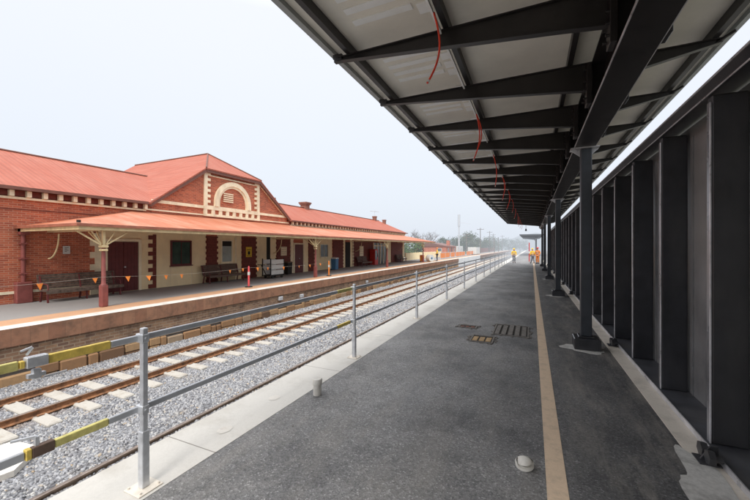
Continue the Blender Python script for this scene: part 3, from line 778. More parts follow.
# ------------------------------------------------------------------ canopy on near platform
def canopy(y0,y1,colys,label,detail=True,first=4.15):
    C=thing('platform_canopy',(.95,y0,0),label,'canopy','steel canopies on the near platform')
    m=MB(); m.box(-2.52,2.28,y0,y1,4.76,4.80); m.build('roof_sheet','soffit' if detail else 'steel_plate',C)
    m=MB(); m.box(-2.60,-2.522,y0,y1,4.70,4.86); m.box(2.282,2.34,y0,y1,4.70,4.86); m.box(-2.6,2.34,y1+.002,y1+.06,4.66,4.88); m.box(-2.6,2.34,y0-.06,y0-.002,4.66,4.88); m.build('roof_edge','fascia' if detail else 'steel_column',C)
    for x in (-2.27,-.94,.50,2.10):
        m=MB(); m.box(x-.034,x+.034,y0+.05,y1-.05,4.63,4.755); 
        m.build('purlin','steel_beam',C)
    m=MB(); m.box(.77,1.12,y0+.02,y1-.3,3.96,3.985); m.box(.935,.955,y0+.02,y1-.3,3.986,4.60); m.box(.77,1.12,y0+.02,y1-.3,4.601,4.622)
    yy=y0+1.2
    while yy<y1-.5: m.box(.79,.934,yy,yy+.012,3.987,4.6); m.box(.956,1.10,yy,yy+.012,3.987,4.6); yy+=1.6
    m.build('main_beam','steel_beam',C)
    m=MB(); m.box(.762,.770,y0+.02,y1-.3,3.958,3.987); m.box(1.12,1.128,y0+.02,y1-.3,3.958,3.987); m.build('beam_edge','steel_edge',C)
    y=first+ (0 if detail else 0)
    o0=None; p0=None; s0=None; t0=None
    ytip=y
    while y<y1-.1:
        if o0 is None:
            m=MB()
            for xw,fl in ((.012,False),):
                m.prism([(-2.44,4.575),(-2.44,4.62),(.768,4.62),(.768,4.225),(.3,4.285)],'y',y-.006,y+.006)
            m.prism([(-2.44,4.567),(-2.44,4.575),(.3,4.285),(.768,4.225),(.768,4.216),(.3,4.276)],'y',y-.04,y+.04)
            m.box(-2.44,.768,y-.04,y-.0065,4.61,4.6235); m.box(-2.44,.768,y+.0065,y+.04,4.61,4.6235)
            m.box(-2.50,-2.38,y-.03,y+.03,4.56,4.66); m.box(-2.53,-2.44,y-.012,y+.012,4.62,4.68)
            o0=m.build('outrigger','steel_beam',C,origin=(0,y,4.6))
            m=MB(); m.prism([(1.122,4.62),(2.17,4.62),(2.17,4.575),(1.122,4.38)],'y',y-.006,y+.006)
            m.prism([(1.122,4.37),(1.122,4.38),(2.17,4.575),(2.17,4.565)],'y',y-.04,y+.04)
            m.box(1.122,2.17,y-.04,y-.0065,4.61,4.6235); m.box(1.122,2.17,y+.0065,y+.04,4.61,4.6235); m.tube([(2.12,y,4.58),(2.20,y-.05,4.62),(2.26,y-.12,4.64)],.018,6)
            p0=m.build('outrigger','steel_beam',C,origin=(1,y,4.6))
            m=MB(); m.box(.70,.766,y-.10,y+.10,4.02,4.60,bev=.005)
            for zz in (4.1,4.22,4.34,4.5):
                for dy in (-.075,.075): m.tube([(.70,y+dy,zz),(.665,y+dy,zz)],.016,6)
            s0=m.build('bolted_plate','steel_beam',C,origin=(.7,y,4.3)); r0=None
            m=MB(); m.box(1.13,1.19,y-.11,y+.11,4.0,4.26,bev=.005); t0=m.build('beam_clamp','steel_beam',C,origin=(1.15,y,4.1))
            if detail:
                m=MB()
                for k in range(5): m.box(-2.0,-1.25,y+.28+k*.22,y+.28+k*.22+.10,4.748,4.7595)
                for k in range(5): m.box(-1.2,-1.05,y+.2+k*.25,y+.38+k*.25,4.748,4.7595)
                r0=m.build('soffit_reflection','soffit_bright',C,origin=(0,y,4.76))  # pale bars added as the ladder-shaped reflections on the soffit
        else:
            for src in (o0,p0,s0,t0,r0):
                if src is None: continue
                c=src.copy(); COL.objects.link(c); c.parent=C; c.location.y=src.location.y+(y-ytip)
        y+=1.6
    for yc in colys:
        m=MB(); m.box(.875,1.065,yc-.095,yc+.095,.2506,3.934,bev=.012); cc=m.build('column','steel_column',C,origin=(.97,yc,0))
        m=MB(); m.box(.75,1.20,yc-.22,yc+.22,.0065,.22,bev=.015); m.box(.83,1.11,yc-.14,yc+.14,.2205,.25,bev=.01)
        m.build('base','steel_black',cc)
        m=MB(); m.box(.70,1.19,yc-.14,yc+.14,3.935,3.957); m.prism([(.70,3.934),(.869,3.934),(.869,3.80)],'y',yc-.01,yc+.01); m.prism([(1.19,3.934),(1.071,3.934),(1.071,3.82)],'y',yc-.01,yc+.01)
        m.build('cap_plate','steel_edge',cc)
    return C
C1=canopy(-1.8,41.6,(7.95,15.95,23.95,31.95,39.6),'long dark steel canopy with pale soffit running overhead along the near platform',first=-.65)
m=MB(); m.box(-1.02,-.995,-1.5,41,4.585,4.622); m.build('cable_tray','soffit_bright',C1)
C2=canopy(85,118,(91,99,107,115),'smaller looking distant canopy standing further along the near platform',False,first=85.8)
# red conduits
i=0; y=3.75
while y<40.5:
    x=-.99; L=random.uniform(.7,.95); dx=random.uniform(-.10,.05); dy=random.uniform(-.28,.05)
    if i==0: L=.86; dx=-.02; dy=-.22
    m=MB()
    pts=[(x+dx*q*q+.07*math.sin(q*math.pi),y+dy*q*q+.05*math.sin(q*2.5),4.60-L*q) for q in [k/10 for k in range(11)]]
    lab=('red conduit hanging from the cable tray nearest the camera','second nearest red conduit hanging from the cable tray','third nearest red conduit hanging from the cable tray')
    c=thing('hanging_conduit',(x,y,4.6),lab[i] if i<3 else 'thin red conduit dangling in the receding row under the far half of the canopy','conduit','red conduits hanging from the canopy')
    m.tube(pts,.011,8)
    if i in (1,3,4): m.tube([(p[0]+.03*math.sin(k*.5),p[1]+.09*math.sin(k*.3),p[2]) for k,p in enumerate(pts[:9])],.011,8)
    m.build('conduit','red_cable',c)
    m=MB(); e=Vector(pts[-1]); d=(e-Vector(pts[-2])).normalized(); m.tube([e-d*.04,e-d*.01],.014,8); m.build('end_cap','pvc',c)
    y+=3.25+random.uniform(-.15,.15); i+=1
# hanging weight at canopy end
h_=thing('hanging_lamp',(-.6,41,4.5),'small dark fitting hanging from the far end of the canopy','lamp')
m=MB(); m.tube([(-.6,41,4.6),(-.6,41,4.0)],.015,6); m.build('stem','steel_beam',h_); MB().tube([(-.6,41,4.0),(-.6,41,3.75)],[.05,.11],10).build('lamp_shade','steel_beam',h_)

# ------------------------------------------------------------------ steel screen wall on the right
SW=thing('steel_screen_wall',(1.7,0,0),'tall charcoal steel screen wall with deep vertical posts on the right','screen wall')
Y0,Y1=-4.2,43.4
m=MB(); m.box(1.575,2.1,Y0,Y1,.008,.045); m.build('base_channel','steel_plate',SW)
m=MB(); m.box(1.562,1.5745,Y0,Y1,.008,.065); m.build('channel_lip','steel_edge',SW)
m=MB(); m.box(1.60,1.64,Y0,Y1,3.515,3.655); m.box(1.641,2.02,Y0,Y1,3.62,3.65); m.build('top_channel','steel_black',SW)
m=MB(); m.box(1.593,1.60,Y0,Y1,3.508,3.522); m.box(1.593,1.60,Y0,Y1,3.645,3.665); m.build('channel_lip','steel_edge',SW)
ys_p=[4.5+1.455*i for i in range(-5,27)]
y=ys_p[0]
m=MB(); m.box(1.625,1.905,y,y+.10,.046,3.51,bev=.012)
s0=m.build('post','steel_black',SW,origin=(1.7,y,0))
m=MB(); m.box(1.93,1.945,y+.05,y+1.455+.049,.046,3.6); 
for k in range(3): m.box(1.915,1.929,y+.12+k*.61,y+.135+k*.61,.05,3.45)
q0=m.build('panel','panel',SW,origin=(1.7,y,0))
m=MB(); m.box(1.617,1.6235,y+.014,y+.086,.046,3.45); m.box(1.608,1.6235,y+.0,y+.0135,.046,3.44,1,bev=.003); r0=m.build('post_flange',['flange','steel_edge'],SW,origin=(1.7,y,0))  # lighter face and bright corner strip paint the glints on the post
for yy in ys_p[1:]:
    for src in (s0,q0,r0):
        c=src.copy(); COL.objects.link(c); c.parent=SW; c.location.y=src.location.y+(yy-y)
y=0.05; br=None
while y<42:
    if br is None:
        m=MB(); m.box(1.40,1.56,y-.09,y+.09,.0075,.02)
        for dy in (-.085,.07):
            m.tube([(1.45,y+dy,.085),(1.50,y+dy,.085)],.066,6,smooth=False); m.tube([(1.49,y+dy,.08),(1.56,y+dy,.085)],.035,8)
        m.prism([(1.43,.021),(1.56,.021),(1.56,.16),(1.50,.15)],'y',y-.01,y+.01)
        br=m.build('holding_bolt','steel_black',SW,origin=(1.5,y,0))
    else:
        c=br.copy(); COL.objects.link(c); c.parent=SW; c.location.y=br.location.y+(y-.05)
    y+=4.15
# spilled grout, patches
def blob(cx,cy,rx,ry,z,n=26,seed=1):
    r=random.Random(seed); pts=[]
    for i in range(n):
        a=2*math.pi*i/n; q=.8+.14*math.sin(3*a+seed)+.08*math.sin(7*a+2*seed)+r.uniform(-.03,.03); pts.append((cx+rx*q*math.cos(a),cy+ry*q*math.sin(a),z))
    return pts
m=MB(); m.add(blob(1.34,3.35,.27,1.15,.0095,n=60,seed=4),[tuple(range(60))]); tag(m.build('grout_spill','spill'),'pale grey spilled grout on the asphalt at the foot of the screen wall','grout spill')
for i,yc in enumerate((7.95,15.95,23.95)):
    m=MB(); m.add(blob(.93,yc-.08,.46,.40,.0055,seed=5+i),[tuple(range(26))]); tag(m.build('grout_patch','spill'),['pale concrete patch around the base of the nearest canopy column','pale concrete patch around the base of the second canopy column','pale concrete patch around the base of the third canopy column'][i],'concrete patch')

# pale filled patches on the coping
for i,(x,y,lab) in enumerate(((-3.05,2.75,'round white filler patch on the coping nearest the first railing post'),(-3.1,3.6,'round white filler patch on the coping between the first post and the pipe stub'),(-3.15,7.1,'round white filler patch on the coping past the second railing post'))):
    m=MB(); m.add([(x+.07*math.cos(a*.3926)*random.uniform(.85,1.1),y+.085*math.sin(a*.3926)*random.uniform(.85,1.1),.008) for a in range(16)],[tuple(range(16))])
    tag(m.build('filler_patch','white_paint'),lab,'patch')
# pipe stubs
b=thing('pipe_stub',(-2.64,3.92,0),'white capped pipe stub standing upright at the edge of the pale coping','pipe stub')
m=MB(); m.tube([(-2.64,3.92,.004),(-2.64,3.92,.20)],.055,16); m.build('pipe','pvc',b); m=MB(); m.tube([(-2.64,3.92,.15),(-2.64,3.92,.215),(-2.64,3.92,.225)],[.066,.066,.055],16); m.build('cap','pvc',b)
b=thing('pipe_stub',(-.06,3.42,0),'low white plastic cap on the asphalt left of the tan line','pipe stub')
m=MB(); m.tube([(-.06,3.42,.002),(-.06,3.42,.03)],.06,16); m.build('pipe','pvc',b); m=MB(); m.tube([(-.06,3.42,.012),(-.063,3.415,.045),(-.064,3.412,.05),(-.063,3.412,.044)],[.078,.080,.068,.060],20); m.build('cap','pvc',b)
# service pits
GRIT=MB()
def pit(x0,x1,y0,y1,fill,label,bars=0,sd=1):
    r=random.Random(sd)
    p=thing('service_pit',((x0+x1)/2,(y0+y1)/2,0),label,'service pit','service pits in the asphalt')
    m=MB(); t=.035
    m.box(x0,x1,y0,y0+t,.003,.018); m.box(x0,x1,y1-t,y1,.003,.018); m.box(x0,x0+t,y0+t+.001,y1-t-.001,.003,.018); m.box(x1-t,x1,y0+t+.001,y1-t-.001,.003,.018); m.build('rim','grate',p)
    m=MB(); m.add([(x0+t,y0+t,.007),(x1-t,y0+t,.007),(x1-t,y1-t,.007),(x0+t,y1-t,.007)],[(0,1,2,3)]); m.build('pit_floor','pit_dark',p)
    m=MB()
    if bars:
        w=(x1-x0-2*t)/bars
        for i in range(bars): m.box(x0+t+i*w+.02,x0+t+(i+1)*w-.025,y0+t+.02,y1-t-.02-r.uniform(0,.08),.008,.022)
    else:
        n=3; w=(x1-x0-2*t)/n
        for i in range(n): m.box(x0+t+i*w+.015,x0+t+(i+1)*w-.02,y0+t+.06,y1-t-.10,.008,.016)
    m.build('grating' if bars else 'infill',fill,p)
    m=GRIT
    for k in range(34):
        e=r.random(); s_=r.uniform(.01,.03)
        side=r.randrange(4); q=r.uniform(.0,.06)
        if side<2: cx=x0+e*(x1-x0); cy=(y0-q) if side else (y1+q)
        else: cy=y0+e*(y1-y0); cx=(x0-q) if side==2 else (x1+q)
        m.box(cx-s_,cx+s_,cy-s_,cy+s_,.002,.012+r.uniform(0,.01),bev=.005)
pit(-.84,-.06,8.28,9.42,'grate','barred metal grating pit beside the tan line',5,2)
pit(-1.22,-.74,7.48,8.04,'pit_tan','small open pit with tan boards in the asphalt',0,3)
pit(-1.68,-1.24,8.68,8.98,'pit_red','narrow open pit with reddish lining, left of the grating',0,4)
# grit on the asphalt
m=GRIT
for k in range(70):
    x=random.uniform(-2.6,1.3); y=random.uniform(2.0,11); s_=random.uniform(.003,.008); m.box(x-s_,x+s_,y-s_,y+s_*1.3,.001,.002+s_,bev=.003)
tag(m.build('grit','grate'),'scattered pale grit and crumbs on the asphalt platform','grit',kind='stuff')

# ------------------------------------------------------------------ people
def person(x,y,z,face,label,top,trousers,hat,pose='stand',scale=1.0):
    p=thing('person',(x,y,z),label,'person'); p.rotation_euler.z=face; p.scale=(scale,)*3
    ph={'stand':(.10,.02),'walk':(.14,.20)}[pose]; hx,st=ph
    arm=-.12 if pose=='stand' else .18
    V=[];E=[];Rr=[]
    def v(c,r): V.append(c); Rr.append(r); return len(V)-1
    def e(a,b): E.append((a,b))
    pel=v((0,0,.96),.135); sp=v((0,.0,1.12),.125); ch=v((0,-.01,1.32),.145); nk=v((0,-.005,1.47),.06); hd=v((0,.02,1.60),.085); tp=v((0,.01,1.71),.08)
    e(pel,sp);e(sp,ch);e(ch,nk);e(nk,hd);e(hd,tp)
    nose=v((0,.105,1.60),.014); e(hd,nose)
    joints={}
    for s_ in (-1,1):
        h=v((s_*.09,0,.90),.10); k=v((s_*hx,st*s_*.6+.03,.50),.065); a=v((s_*hx,st*s_*-.4 - .02,.09),.042); t=v((s_*(hx+.02),st*s_*-.4+.15,.04),.035)
        e(pel,h);e(h,k);e(k,a);e(a,t)
        sh=v((s_*.19,0,1.40),.062); el=v((s_*.25,-.03,1.12),.045); wr=v((s_*.22,.14+arm*s_*.5,.93),.028); pm=v((s_*.215,.20+arm*s_*.5,.87),.030)
        e(ch,sh);e(sh,el);e(el,wr);e(wr,pm)
        for q in range(4):
            f1=v((s_*(.19+.017*q),.235+arm*s_*.5,.82),.009); f2=v((s_*(.19+.016*q),.235+arm*s_*.5,.785-.008*(q in (1,2))),.008); e(pm,f1); e(f1,f2)
        th=v((s_*.17,.225+arm*s_*.5,.87),.010); e(pm,th)
    def skin(name,V,E,Rr,mt,parent,root=0):
        me=bpy.data.meshes.new(name); me.from_pydata(V,E,[]); ob=bpy.data.objects.new(name,me); COL.objects.link(ob); ob.parent=parent
        md=ob.modifiers.new('Skin','SKIN'); md.use_smooth_shade=True
        if not me.skin_vertices: me.attributes  # layer made by the modifier
        sv=me.skin_vertices[0].data if me.skin_vertices else None
        if sv is None:
            import bmesh
            bm=bmesh.new(); bm.from_mesh(me); bm.verts.layers.skin.verify(); bm.to_mesh(me); bm.free(); sv=me.skin_vertices[0].data
        for i,r in enumerate(Rr): sv[i].radius=(r,r*.8 if r>.1 else r); sv[i].use_root=(i==root)
        ob.modifiers.new('Sub','SUBSURF').levels=1; ob.modifiers['Sub'].render_levels=2
        me.materials.append(M[mt]); return ob
    skin('body',V,E,Rr,'skin',p)
    # shirt / vest
    tV=[(0,0,.93),(0,0,1.12),(0,-.01,1.33),(0,-.01,1.44),(-.19,0,1.40),(-.25,-.03,1.12),(-.225,.12-arm*.5,.95),(.19,0,1.40),(.25,-.03,1.12),(.225,.12+arm*.5,.95)]
    skin('vest',tV,[(0,1),(1,2),(2,3),(2,4),(4,5),(5,6),(2,7),(7,8),(8,9)],[.16,.15,.17,.085,.08,.065,.05,.08,.065,.05],top,p)
    lV=[(0,0,.95)];lE=[];lR=[.15]
    for s_ in (-1,1):
        n=len(lV); lV+=[(s_*.09,0,.88),(s_*hx,st*s_*.6+.03,.50),(s_*hx,st*s_*-.4-.02,.12)]; lE+=[(0,n),(n,n+1),(n+1,n+2)]; lR+=[.115,.085,.07]
    skin('trousers',lV,lE,lR,trousers,p)
    m=MB()
    for s_ in (-1,1): m.box(s_*(hx+.01)-.05,s_*(hx+.01)+.05,st*s_*-.4-.08,st*s_*-.4+.2,.0,.10,bev=.03)
    o=m.build('boots','black_void'); o.parent=p
    m=MB(); m.tube([(0,0,1.66),(0,0,1.72),(0,0,1.78),(0,0,1.80)],[.125,.12,.085,.03],14); m.tube([(0,.06,1.665),(0,.06,1.675)],[.14,.14],14); o=m.build('hard_hat',hat); o.parent=p
    m=MB()
    for zz in (1.08,1.24): m.tube([(0,0,zz),(0,0,zz+.05)],[.182,.184],14)
    o=m.build('reflective_stripe','white'); o.parent=p; o.scale=(1,.86,1)
    m=MB()
    for s_ in (-1,1): m.box(s_*.03-.008,s_*.03+.008,.09,.10,1.625,1.635)
    o=m.build('eyes','black_void'); o.parent=p
person(.62,46.0,0,2.6,'worker in orange top and orange trousers standing nearest the canopy columns','orange','orange','red',scale=1.1)
person(.05,46.6,0,.4,'worker in yellow vest and pale grey trousers walking on the tan line','hivis_yellow','grey_cloth','yellow','walk',scale=1.04)
person(-2.05,46.5,0,3.3,'worker in yellow vest standing by the pale coping, apart from the others','hivis_yellow','grey_cloth','hivis_yellow',scale=1.03)
person(-12.6,49.6,OP,1.8,'worker in orange vest and dark trousers on the opposite platform past the verandah','hivis_yellow','navy_cloth','orange',scale=1.1)
# red and white pole next to the workers
b=thing('marker_pole',(-.35,52,0),'red marker pole with a pale band standing beyond the workers','pole')
m=MB(); m.tube([(-.35,52,0),(-.35,52,1.1)],.06,8); m.tube([(-.35,52,1.4),(-.35,52,2.6)],.06,8); m.build('pole','red',b); MB().tube([(-.35,52,1.1),(-.35,52,1.4)],.062,8).build('band','white',b)

# ------------------------------------------------------------------ beyond the station
def fence(x,y0,y1,h,mt,label,post_every=2.4,slat=.16):
    f=thing('fence',(x,y0,OP),label,'fence')
    m=MB(); y=y0
    while y<y1: m.box(x-.012,x+.012,y,y+slat*.8,OP+.05,OP+h+random.uniform(-.02,.02)); y+=slat
    m.build('paling',mt,f)
    m=MB(); m.box(x-.06,x-.013,y0,y1,OP+h*.3,OP+h*.3+.07); m.box(x-.06,x-.013,y0,y1,OP+h*.8,OP+h*.8+.07); m.build('fence_rail',mt,f)
    y=y0
    while y<y1: MB().box(x-.14,x-.061,y,y+.09,OP,OP+h+.05).build('post',mt,f); y+=post_every
fence(-17.0,48.4,70,1.15,'cream','cream paling fence beyond the end of the station building')
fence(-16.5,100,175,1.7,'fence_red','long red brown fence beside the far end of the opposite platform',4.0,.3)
# orange mesh barriers
def barrier(y,label_i,x=-14.2):
    b=thing('safety_barrier',(x,y,OP),'orange mesh safety barrier panel in the row past the station','barrier','orange safety barriers past the station')
    m=MB(); m.box(x-.02,x+.02,y,y+3.6,OP+.15,OP+1.0); m.build('mesh_panel','orange',b)
    m=MB(); m.box(x-.04,x+.04,y,y+.06,OP,OP+1.1); m.box(x-.04,x+.04,y+3.6,y+3.66,OP,OP+1.1); m.box(x-.035,x+.035,y+.061,y+3.599,OP+1.02,OP+1.08); m.build('frame','white',b); return b
b0=barrier(58,0)
for i in range(1,9): dup(b0,(b0.location.x+random.uniform(-.3,.3),58+i*4.1,OP))
# site container, shed, brick cottage
def shed(x0,x1,y0,y1,h,wall,roof,label,cat,rh=.8,name='shed'):
    s_=thing(name,((x0+x1)/2,(y0+y1)/2,OP),label,cat)
    MB().box(x0,x1,y0,y1,OP,OP+h).build('wall',wall,s_)
    xm=(x0+x1)/2; m=MB(); m.prism([(x0-.3,OP+h+.002),(x1+.3,OP+h+.002),(xm,OP+h+rh)],'y',y0-.3,y1+.3); m.build('roof',roof,s_)
    d=MB().box(x1+.002,x1+.05,(y0+y1)/2-.5,(y0+y1)/2+.5,OP,OP+2.0).build('door','brown_sleeve',s_)
    for q in (.2,.8):
        yy=y0+(y1-y0)*q; w=MB().box(x1+.002,x1+.05,yy-.5,yy+.5,OP+.9,OP+1.8).build('window','white',s_); MB().box(x1+.051,x1+.06,yy-.42,yy+.42,OP+.98,OP+1.72).build('pane','tail_glass',w)
        w=MB().box(x0+(x1-x0)*q-.5,x0+(x1-x0)*q+.5,y0-.05,y0-.002,OP+.9,OP+1.8).build('window','white',s_); MB().box(x0+(x1-x0)*q-.42,x0+(x1-x0)*q+.42,y0-.06,y0-.051,OP+.98,OP+1.72).build('pane','tail_glass',w)
    return s_
sc=shed(-25,-17.5,77,88,2.2,'brick','barge','low red brick hut with dark roof behind the orange barriers','hut',.9,'brick_hut')
MB().box(-18.6,-17.9,82,82.8,OP+2.2,OP+3.6).build('chimney','brick',sc)
def container(x0,x1,y0,y1,h,label,mt='white'):
    c=thing('site_container',((x0+x1)/2,(y0+y1)/2,OP),label,'container')
    m=MB(); m.box(x0,x1,y0,y1,OP+.12,OP+h,bev=.03); y=y0+.2
    while y<y1-.2: m.box(x1,x1+.03,y,y+.1,OP+.25,OP+h-.15); y+=.28
    x=x0+.2
    while x<x1-.2: m.box(x,x+.1,y0-.03,y0,OP+.25,OP+h-.15); x+=.28
    m.build('body',mt,c); m=MB(); m.box(x0+.05,x1-.05,y0+.05,y1-.05,OP,OP+.119); m.build('skid','black_void',c)
    MB().box(x1+.031,x1+.05,(y0+y1)/2-.45,(y0+y1)/2+.45,OP+.2,OP+2.0).build('door','galv',c)
container(-15.6,-13.4,94,101,2.0,'white site container close to the platform edge past the barriers')
container(-19.8,-17.4,92,97,2.3,'pale site container standing back behind the orange barriers')

# poles
def ppole(x,y,h,label,arms=1,r=.16,name='utility_pole',mt='bark'):
    p=thing(name,(x,y,-1.9),label,'pole','poles along the railway yard')
    MB().tube([(x,y,-1.9),(x,y,h)],[r,r*.65],8).build('pole',mt,p)
    for k in range(arms):
        z=h-.5-k*.9; m=MB(); m.bar((x-1.1,y,z),(x+1.1,y,z),.1,.12)
        for q in (-1,-.4,.4,1): m.tube([(x+q,y,z+.06),(x+q,y,z+.22)],.05,6)
        m.build('cross_arm',mt,p)
ppole(-16.2,85,9.6,'tall grey pale based mast with a thick head, tallest pole past the station',0,.22,'light_mast','galv')
m=MB(); m.tube([(-16.2,85,7.0),(-16.2,85,9.9)],.30,8); o=m.build('mast_head','galv'); o.parent=[q for q in bpy.data.objects if q.name.startswith('light_mast')][0]; o.location=-o.parent.location
m=MB(); m.bar((-16.2,85,8.0),(-13.6,86,7.6),.06,.06); o=m.build('arm','galv'); o.parent=[q for q in bpy.data.objects if q.name.startswith('light_mast')][0]; o.location=-o.parent.location
for i,(x,y,h,a) in enumerate(((-15.5,118,8.3,1),(-19,112,6.4,2),(-16,150,8.6,1),(-17,175,8.4,1),(-12.8,136,5.5,0),(-13.2,158,6.2,0),(-14,190,8,1))):
    ppole(x,y,h,['thin dark timber pole right of the tall mast','short timber pole with two cross arms between the trees','slim pole with one cross arm in the mist, far row','slim pole with one cross arm in the mist, behind the far row','bare low signal post nearest the red brown fence','bare low signal post further along the red brown fence','most distant hazy pole with one cross arm'][i],a)

# trees
def tree(x,y,H,W,leaf,label,n=2600,bare=False,z0=-1.9,trunk=.28,low=.25,sd=0,name='tree'):
    r=random.Random(sd+int(x*10)+int(y))
    t=thing(name,(x,y,z0),label,'tree' if name!='hedge' else 'hedge')
    m=MB(); tips=[]
    top=H*.8
    m.tube([(x,y,z0),(x+.1,y,z0+H*.25),(x+r.uniform(-.3,.3),y,z0+H*.55),(x+r.uniform(-.4,.4),y,z0+top)],[trunk,trunk*.75,trunk*.5,trunk*.15],8)
    nb=14 if bare else 9
    for i in range(nb):
        a=r.uniform(0,6.28); zs=z0+H*r.uniform(.22,.6); L=W*r.uniform(.3,.5)
        e=Vector((x+math.cos(a)*L,y+math.sin(a)*L,zs+H*r.uniform(.15,.36))); mid=(Vector((x,y,zs))+e)/2+Vector((0,0,-H*.03))
        m.tube([(x,y,zs),mid,e],[trunk*.4,trunk*.25,trunk*.08],6); tips.append(e)
        if bare:
            for k in range(9):
                s_=mid.lerp(e,r.random()); d=Vector((r.uniform(-1,1),r.uniform(-1,1),r.uniform(.1,1.1)))*W*.17; e2=s_+d
                m.tube([s_,s_+d*.5+Vector((0,0,.1)),e2],[.04,.025,.012],4)
                for q in range(7):
                    s2=s_.lerp(e2,r.random()); d2=Vector((r.uniform(-1,1),r.uniform(-1,1),r.uniform(-.2,1)))*W*.09; m.tube([s2,s2+d2],[.018,.008],3)
    m.build('trunk','bark',t)
    if bare: return t
    m=MB(); cl=[]
    for i in range(26):
        a=r.uniform(0,6.28); q=r.random()**.5; hz=r.uniform(low,1)
        env=math.sin(min(1,(hz-low+.12)/(1.12-low))*math.pi*.93)**.6
        cl.append((x+math.cos(a)*q*W*.5*env*.85,y+math.sin(a)*q*W*.5*env*.85,z0+H*hz*.96,W*r.uniform(.11,.2)))
    for i in range(n):
        c=cl[r.randrange(len(cl))]
        d=Vector((r.gauss(0,1),r.gauss(0,1),r.gauss(0,.8))).normalized()*c[3]*r.uniform(.4,1.15)
        p=Vector(c[:3])+d; s_=r.uniform(.10,.24)*max(1,W/7)
        u=Vector((r.uniform(-1,1),r.uniform(-1,1),r.uniform(-1,1))).normalized(); w=u.orthogonal().normalized()*s_; u=u*s_*r.uniform(.6,1.2)
        m.add([p-u,p+w*.5,p+u,p-w*.5],[(0,1,2,3)])
    m.build('crown',leaf,t); return t
tree(-29,98,9.6,9.5,'leaf_dark','bare leafless tree above the end of the verandah roof',bare=True,trunk=.3)
tree(-26,108,6.6,6.5,'leaf_dark','round dark tree behind the end of the verandah')
tree(-25,122,7.0,8.5,'leaf_dark','dark bushy tree left of the tall mast',3600)
tree(-21,128,8.4,9.5,'leaf_olive','wide olive tree just right of the tall mast',4200)
tree(-15.5,102.5,3.6,4.5,'leaf_green','low green bush behind the orange barriers',1500,low=.1,trunk=.1,name='bush')
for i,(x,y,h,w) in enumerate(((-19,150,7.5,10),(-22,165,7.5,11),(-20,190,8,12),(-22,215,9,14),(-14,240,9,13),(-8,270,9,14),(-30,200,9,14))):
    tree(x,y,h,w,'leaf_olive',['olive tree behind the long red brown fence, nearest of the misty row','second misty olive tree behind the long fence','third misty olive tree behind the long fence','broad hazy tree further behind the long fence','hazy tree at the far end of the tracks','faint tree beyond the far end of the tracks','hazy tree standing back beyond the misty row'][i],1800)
tree(-24,70,3.4,9,'leaf_green','low green hedge behind the cream paling fence',2400,low=.12,trunk=.12,name='hedge',z0=-.6)
# hills
m=MB(); prof=[]
def hill(y,amp,seed,x0,x1,n=60):
    r=random.Random(seed); ph=[r.uniform(0,6) for _ in range(4)]
    vs=[]
    for i in range(n+1):
        x=x0+(x1-x0)*i/n; q=i/n
        z=amp*(math.sin(q*math.pi)**.8)*(.75+.16*math.sin(q*9+ph[0])+.07*math.sin(q*23+ph[1])+.03*math.sin(q*51+ph[2]))
        vs+= [(x,y,-2),(x,y+amp*1.5,-2+z)]
    for i in range(n): m.add([vs[2*i],vs[2*i+2],vs[2*i+3],vs[2*i+1]],[(0,1,2,3)])
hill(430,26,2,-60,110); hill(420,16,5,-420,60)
tag(m.build('hills','hill'),kind='structure')

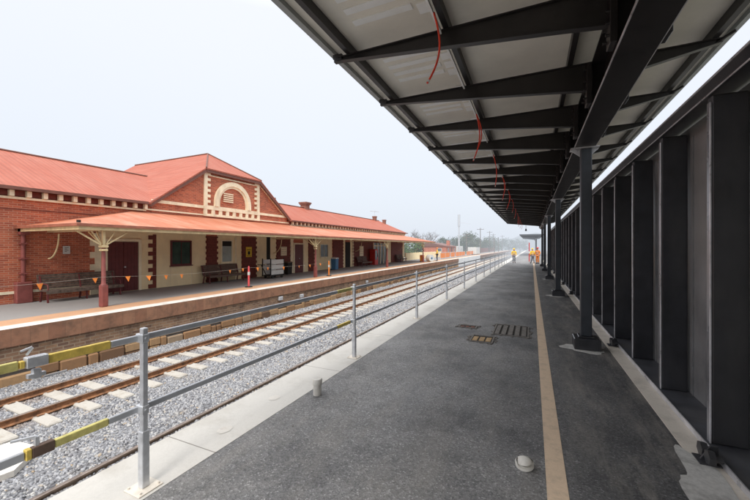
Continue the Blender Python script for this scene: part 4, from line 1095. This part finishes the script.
# ------------------------------------------------------------------ camera, light, world
cam=bpy.data.cameras.new('camera'); co=bpy.data.objects.new('camera',cam); COL.objects.link(co); S.camera=co
co.location=(0,0,2); co.rotation_euler=(R(90),0,math.atan(157/345.)); cam.sensor_width=36; cam.lens=345/750*36; cam.shift_y=-3/750; cam.clip_start=.05; cam.clip_end=5000
sun=bpy.data.lights.new('sun','SUN'); sun.energy=2.0; sun.angle=R(16); sun.color=(1,.96,.90)
sun_o=bpy.data.objects.new('sun',sun); COL.objects.link(sun_o)
EL,AZ=40,-60    # from the near side, left of the platform, behind camera
d=Vector((.16,-.70,.72)).normalized()   # direction to the sun
sun_o.rotation_euler=d.to_track_quat('Z','Y').to_euler()
w=bpy.data.worlds.new('World'); S.world=w; w.use_nodes=True; nt=w.node_tree; nt.nodes.clear()
sky=nt.nodes.new('ShaderNodeTexSky'); sky.sky_type='NISHITA'; sky.sun_disc=False; sky.sun_elevation=math.asin(d.z); sky.sun_rotation=math.atan2(d.x,d.y); sky.dust_density=6; sky.air_density=1.2
b1=nt.nodes.new('ShaderNodeBackground'); b1.inputs[1].default_value=.02; nt.links.new(sky.outputs[0],b1.inputs[0])
tc=nt.nodes.new('ShaderNodeTexCoord'); sp=nt.nodes.new('ShaderNodeSeparateXYZ'); nt.links.new(tc.outputs['Generated'],sp.inputs[0])
rp=nt.nodes.new('ShaderNodeValToRGB'); nt.links.new(sp.outputs[2],rp.inputs[0])
e=rp.color_ramp.elements; e[0].position=0; e[0].color=(.75,.81,.90,1); e[1].position=.45; e[1].color=(.88,.91,.965,1); q_=rp.color_ramp.elements.new(1.0); q_.color=(1,1,1,1)
b2=nt.nodes.new('ShaderNodeBackground')
r2=nt.nodes.new('ShaderNodeMapRange'); r2.inputs['From Min'].default_value=.55; r2.inputs['From Max'].default_value=1; r2.inputs['To Min'].default_value=1.0; r2.inputs['To Max'].default_value=3.0
nt.links.new(sp.outputs[2],r2.inputs[0]); nt.links.new(r2.outputs[0],b2.inputs[1])   # overcast: the zenith is the brightest part of the sky
nt.links.new(rp.outputs[0],b2.inputs[0])
ad=nt.nodes.new('ShaderNodeAddShader'); nt.links.new(b1.outputs[0],ad.inputs[0]); nt.links.new(b2.outputs[0],ad.inputs[1])
out=nt.nodes.new('ShaderNodeOutputWorld'); nt.links.new(ad.outputs[0],out.inputs[0])
S.view_settings.view_transform='Standard'; S.view_settings.look='None'; S.view_settings.exposure=0; S.view_settings.gamma=1
S.render.engine='CYCLES'; S.cycles.diffuse_bounces=4; S.cycles.max_bounces=8
S.render.resolution_x=1024; S.render.resolution_y=683
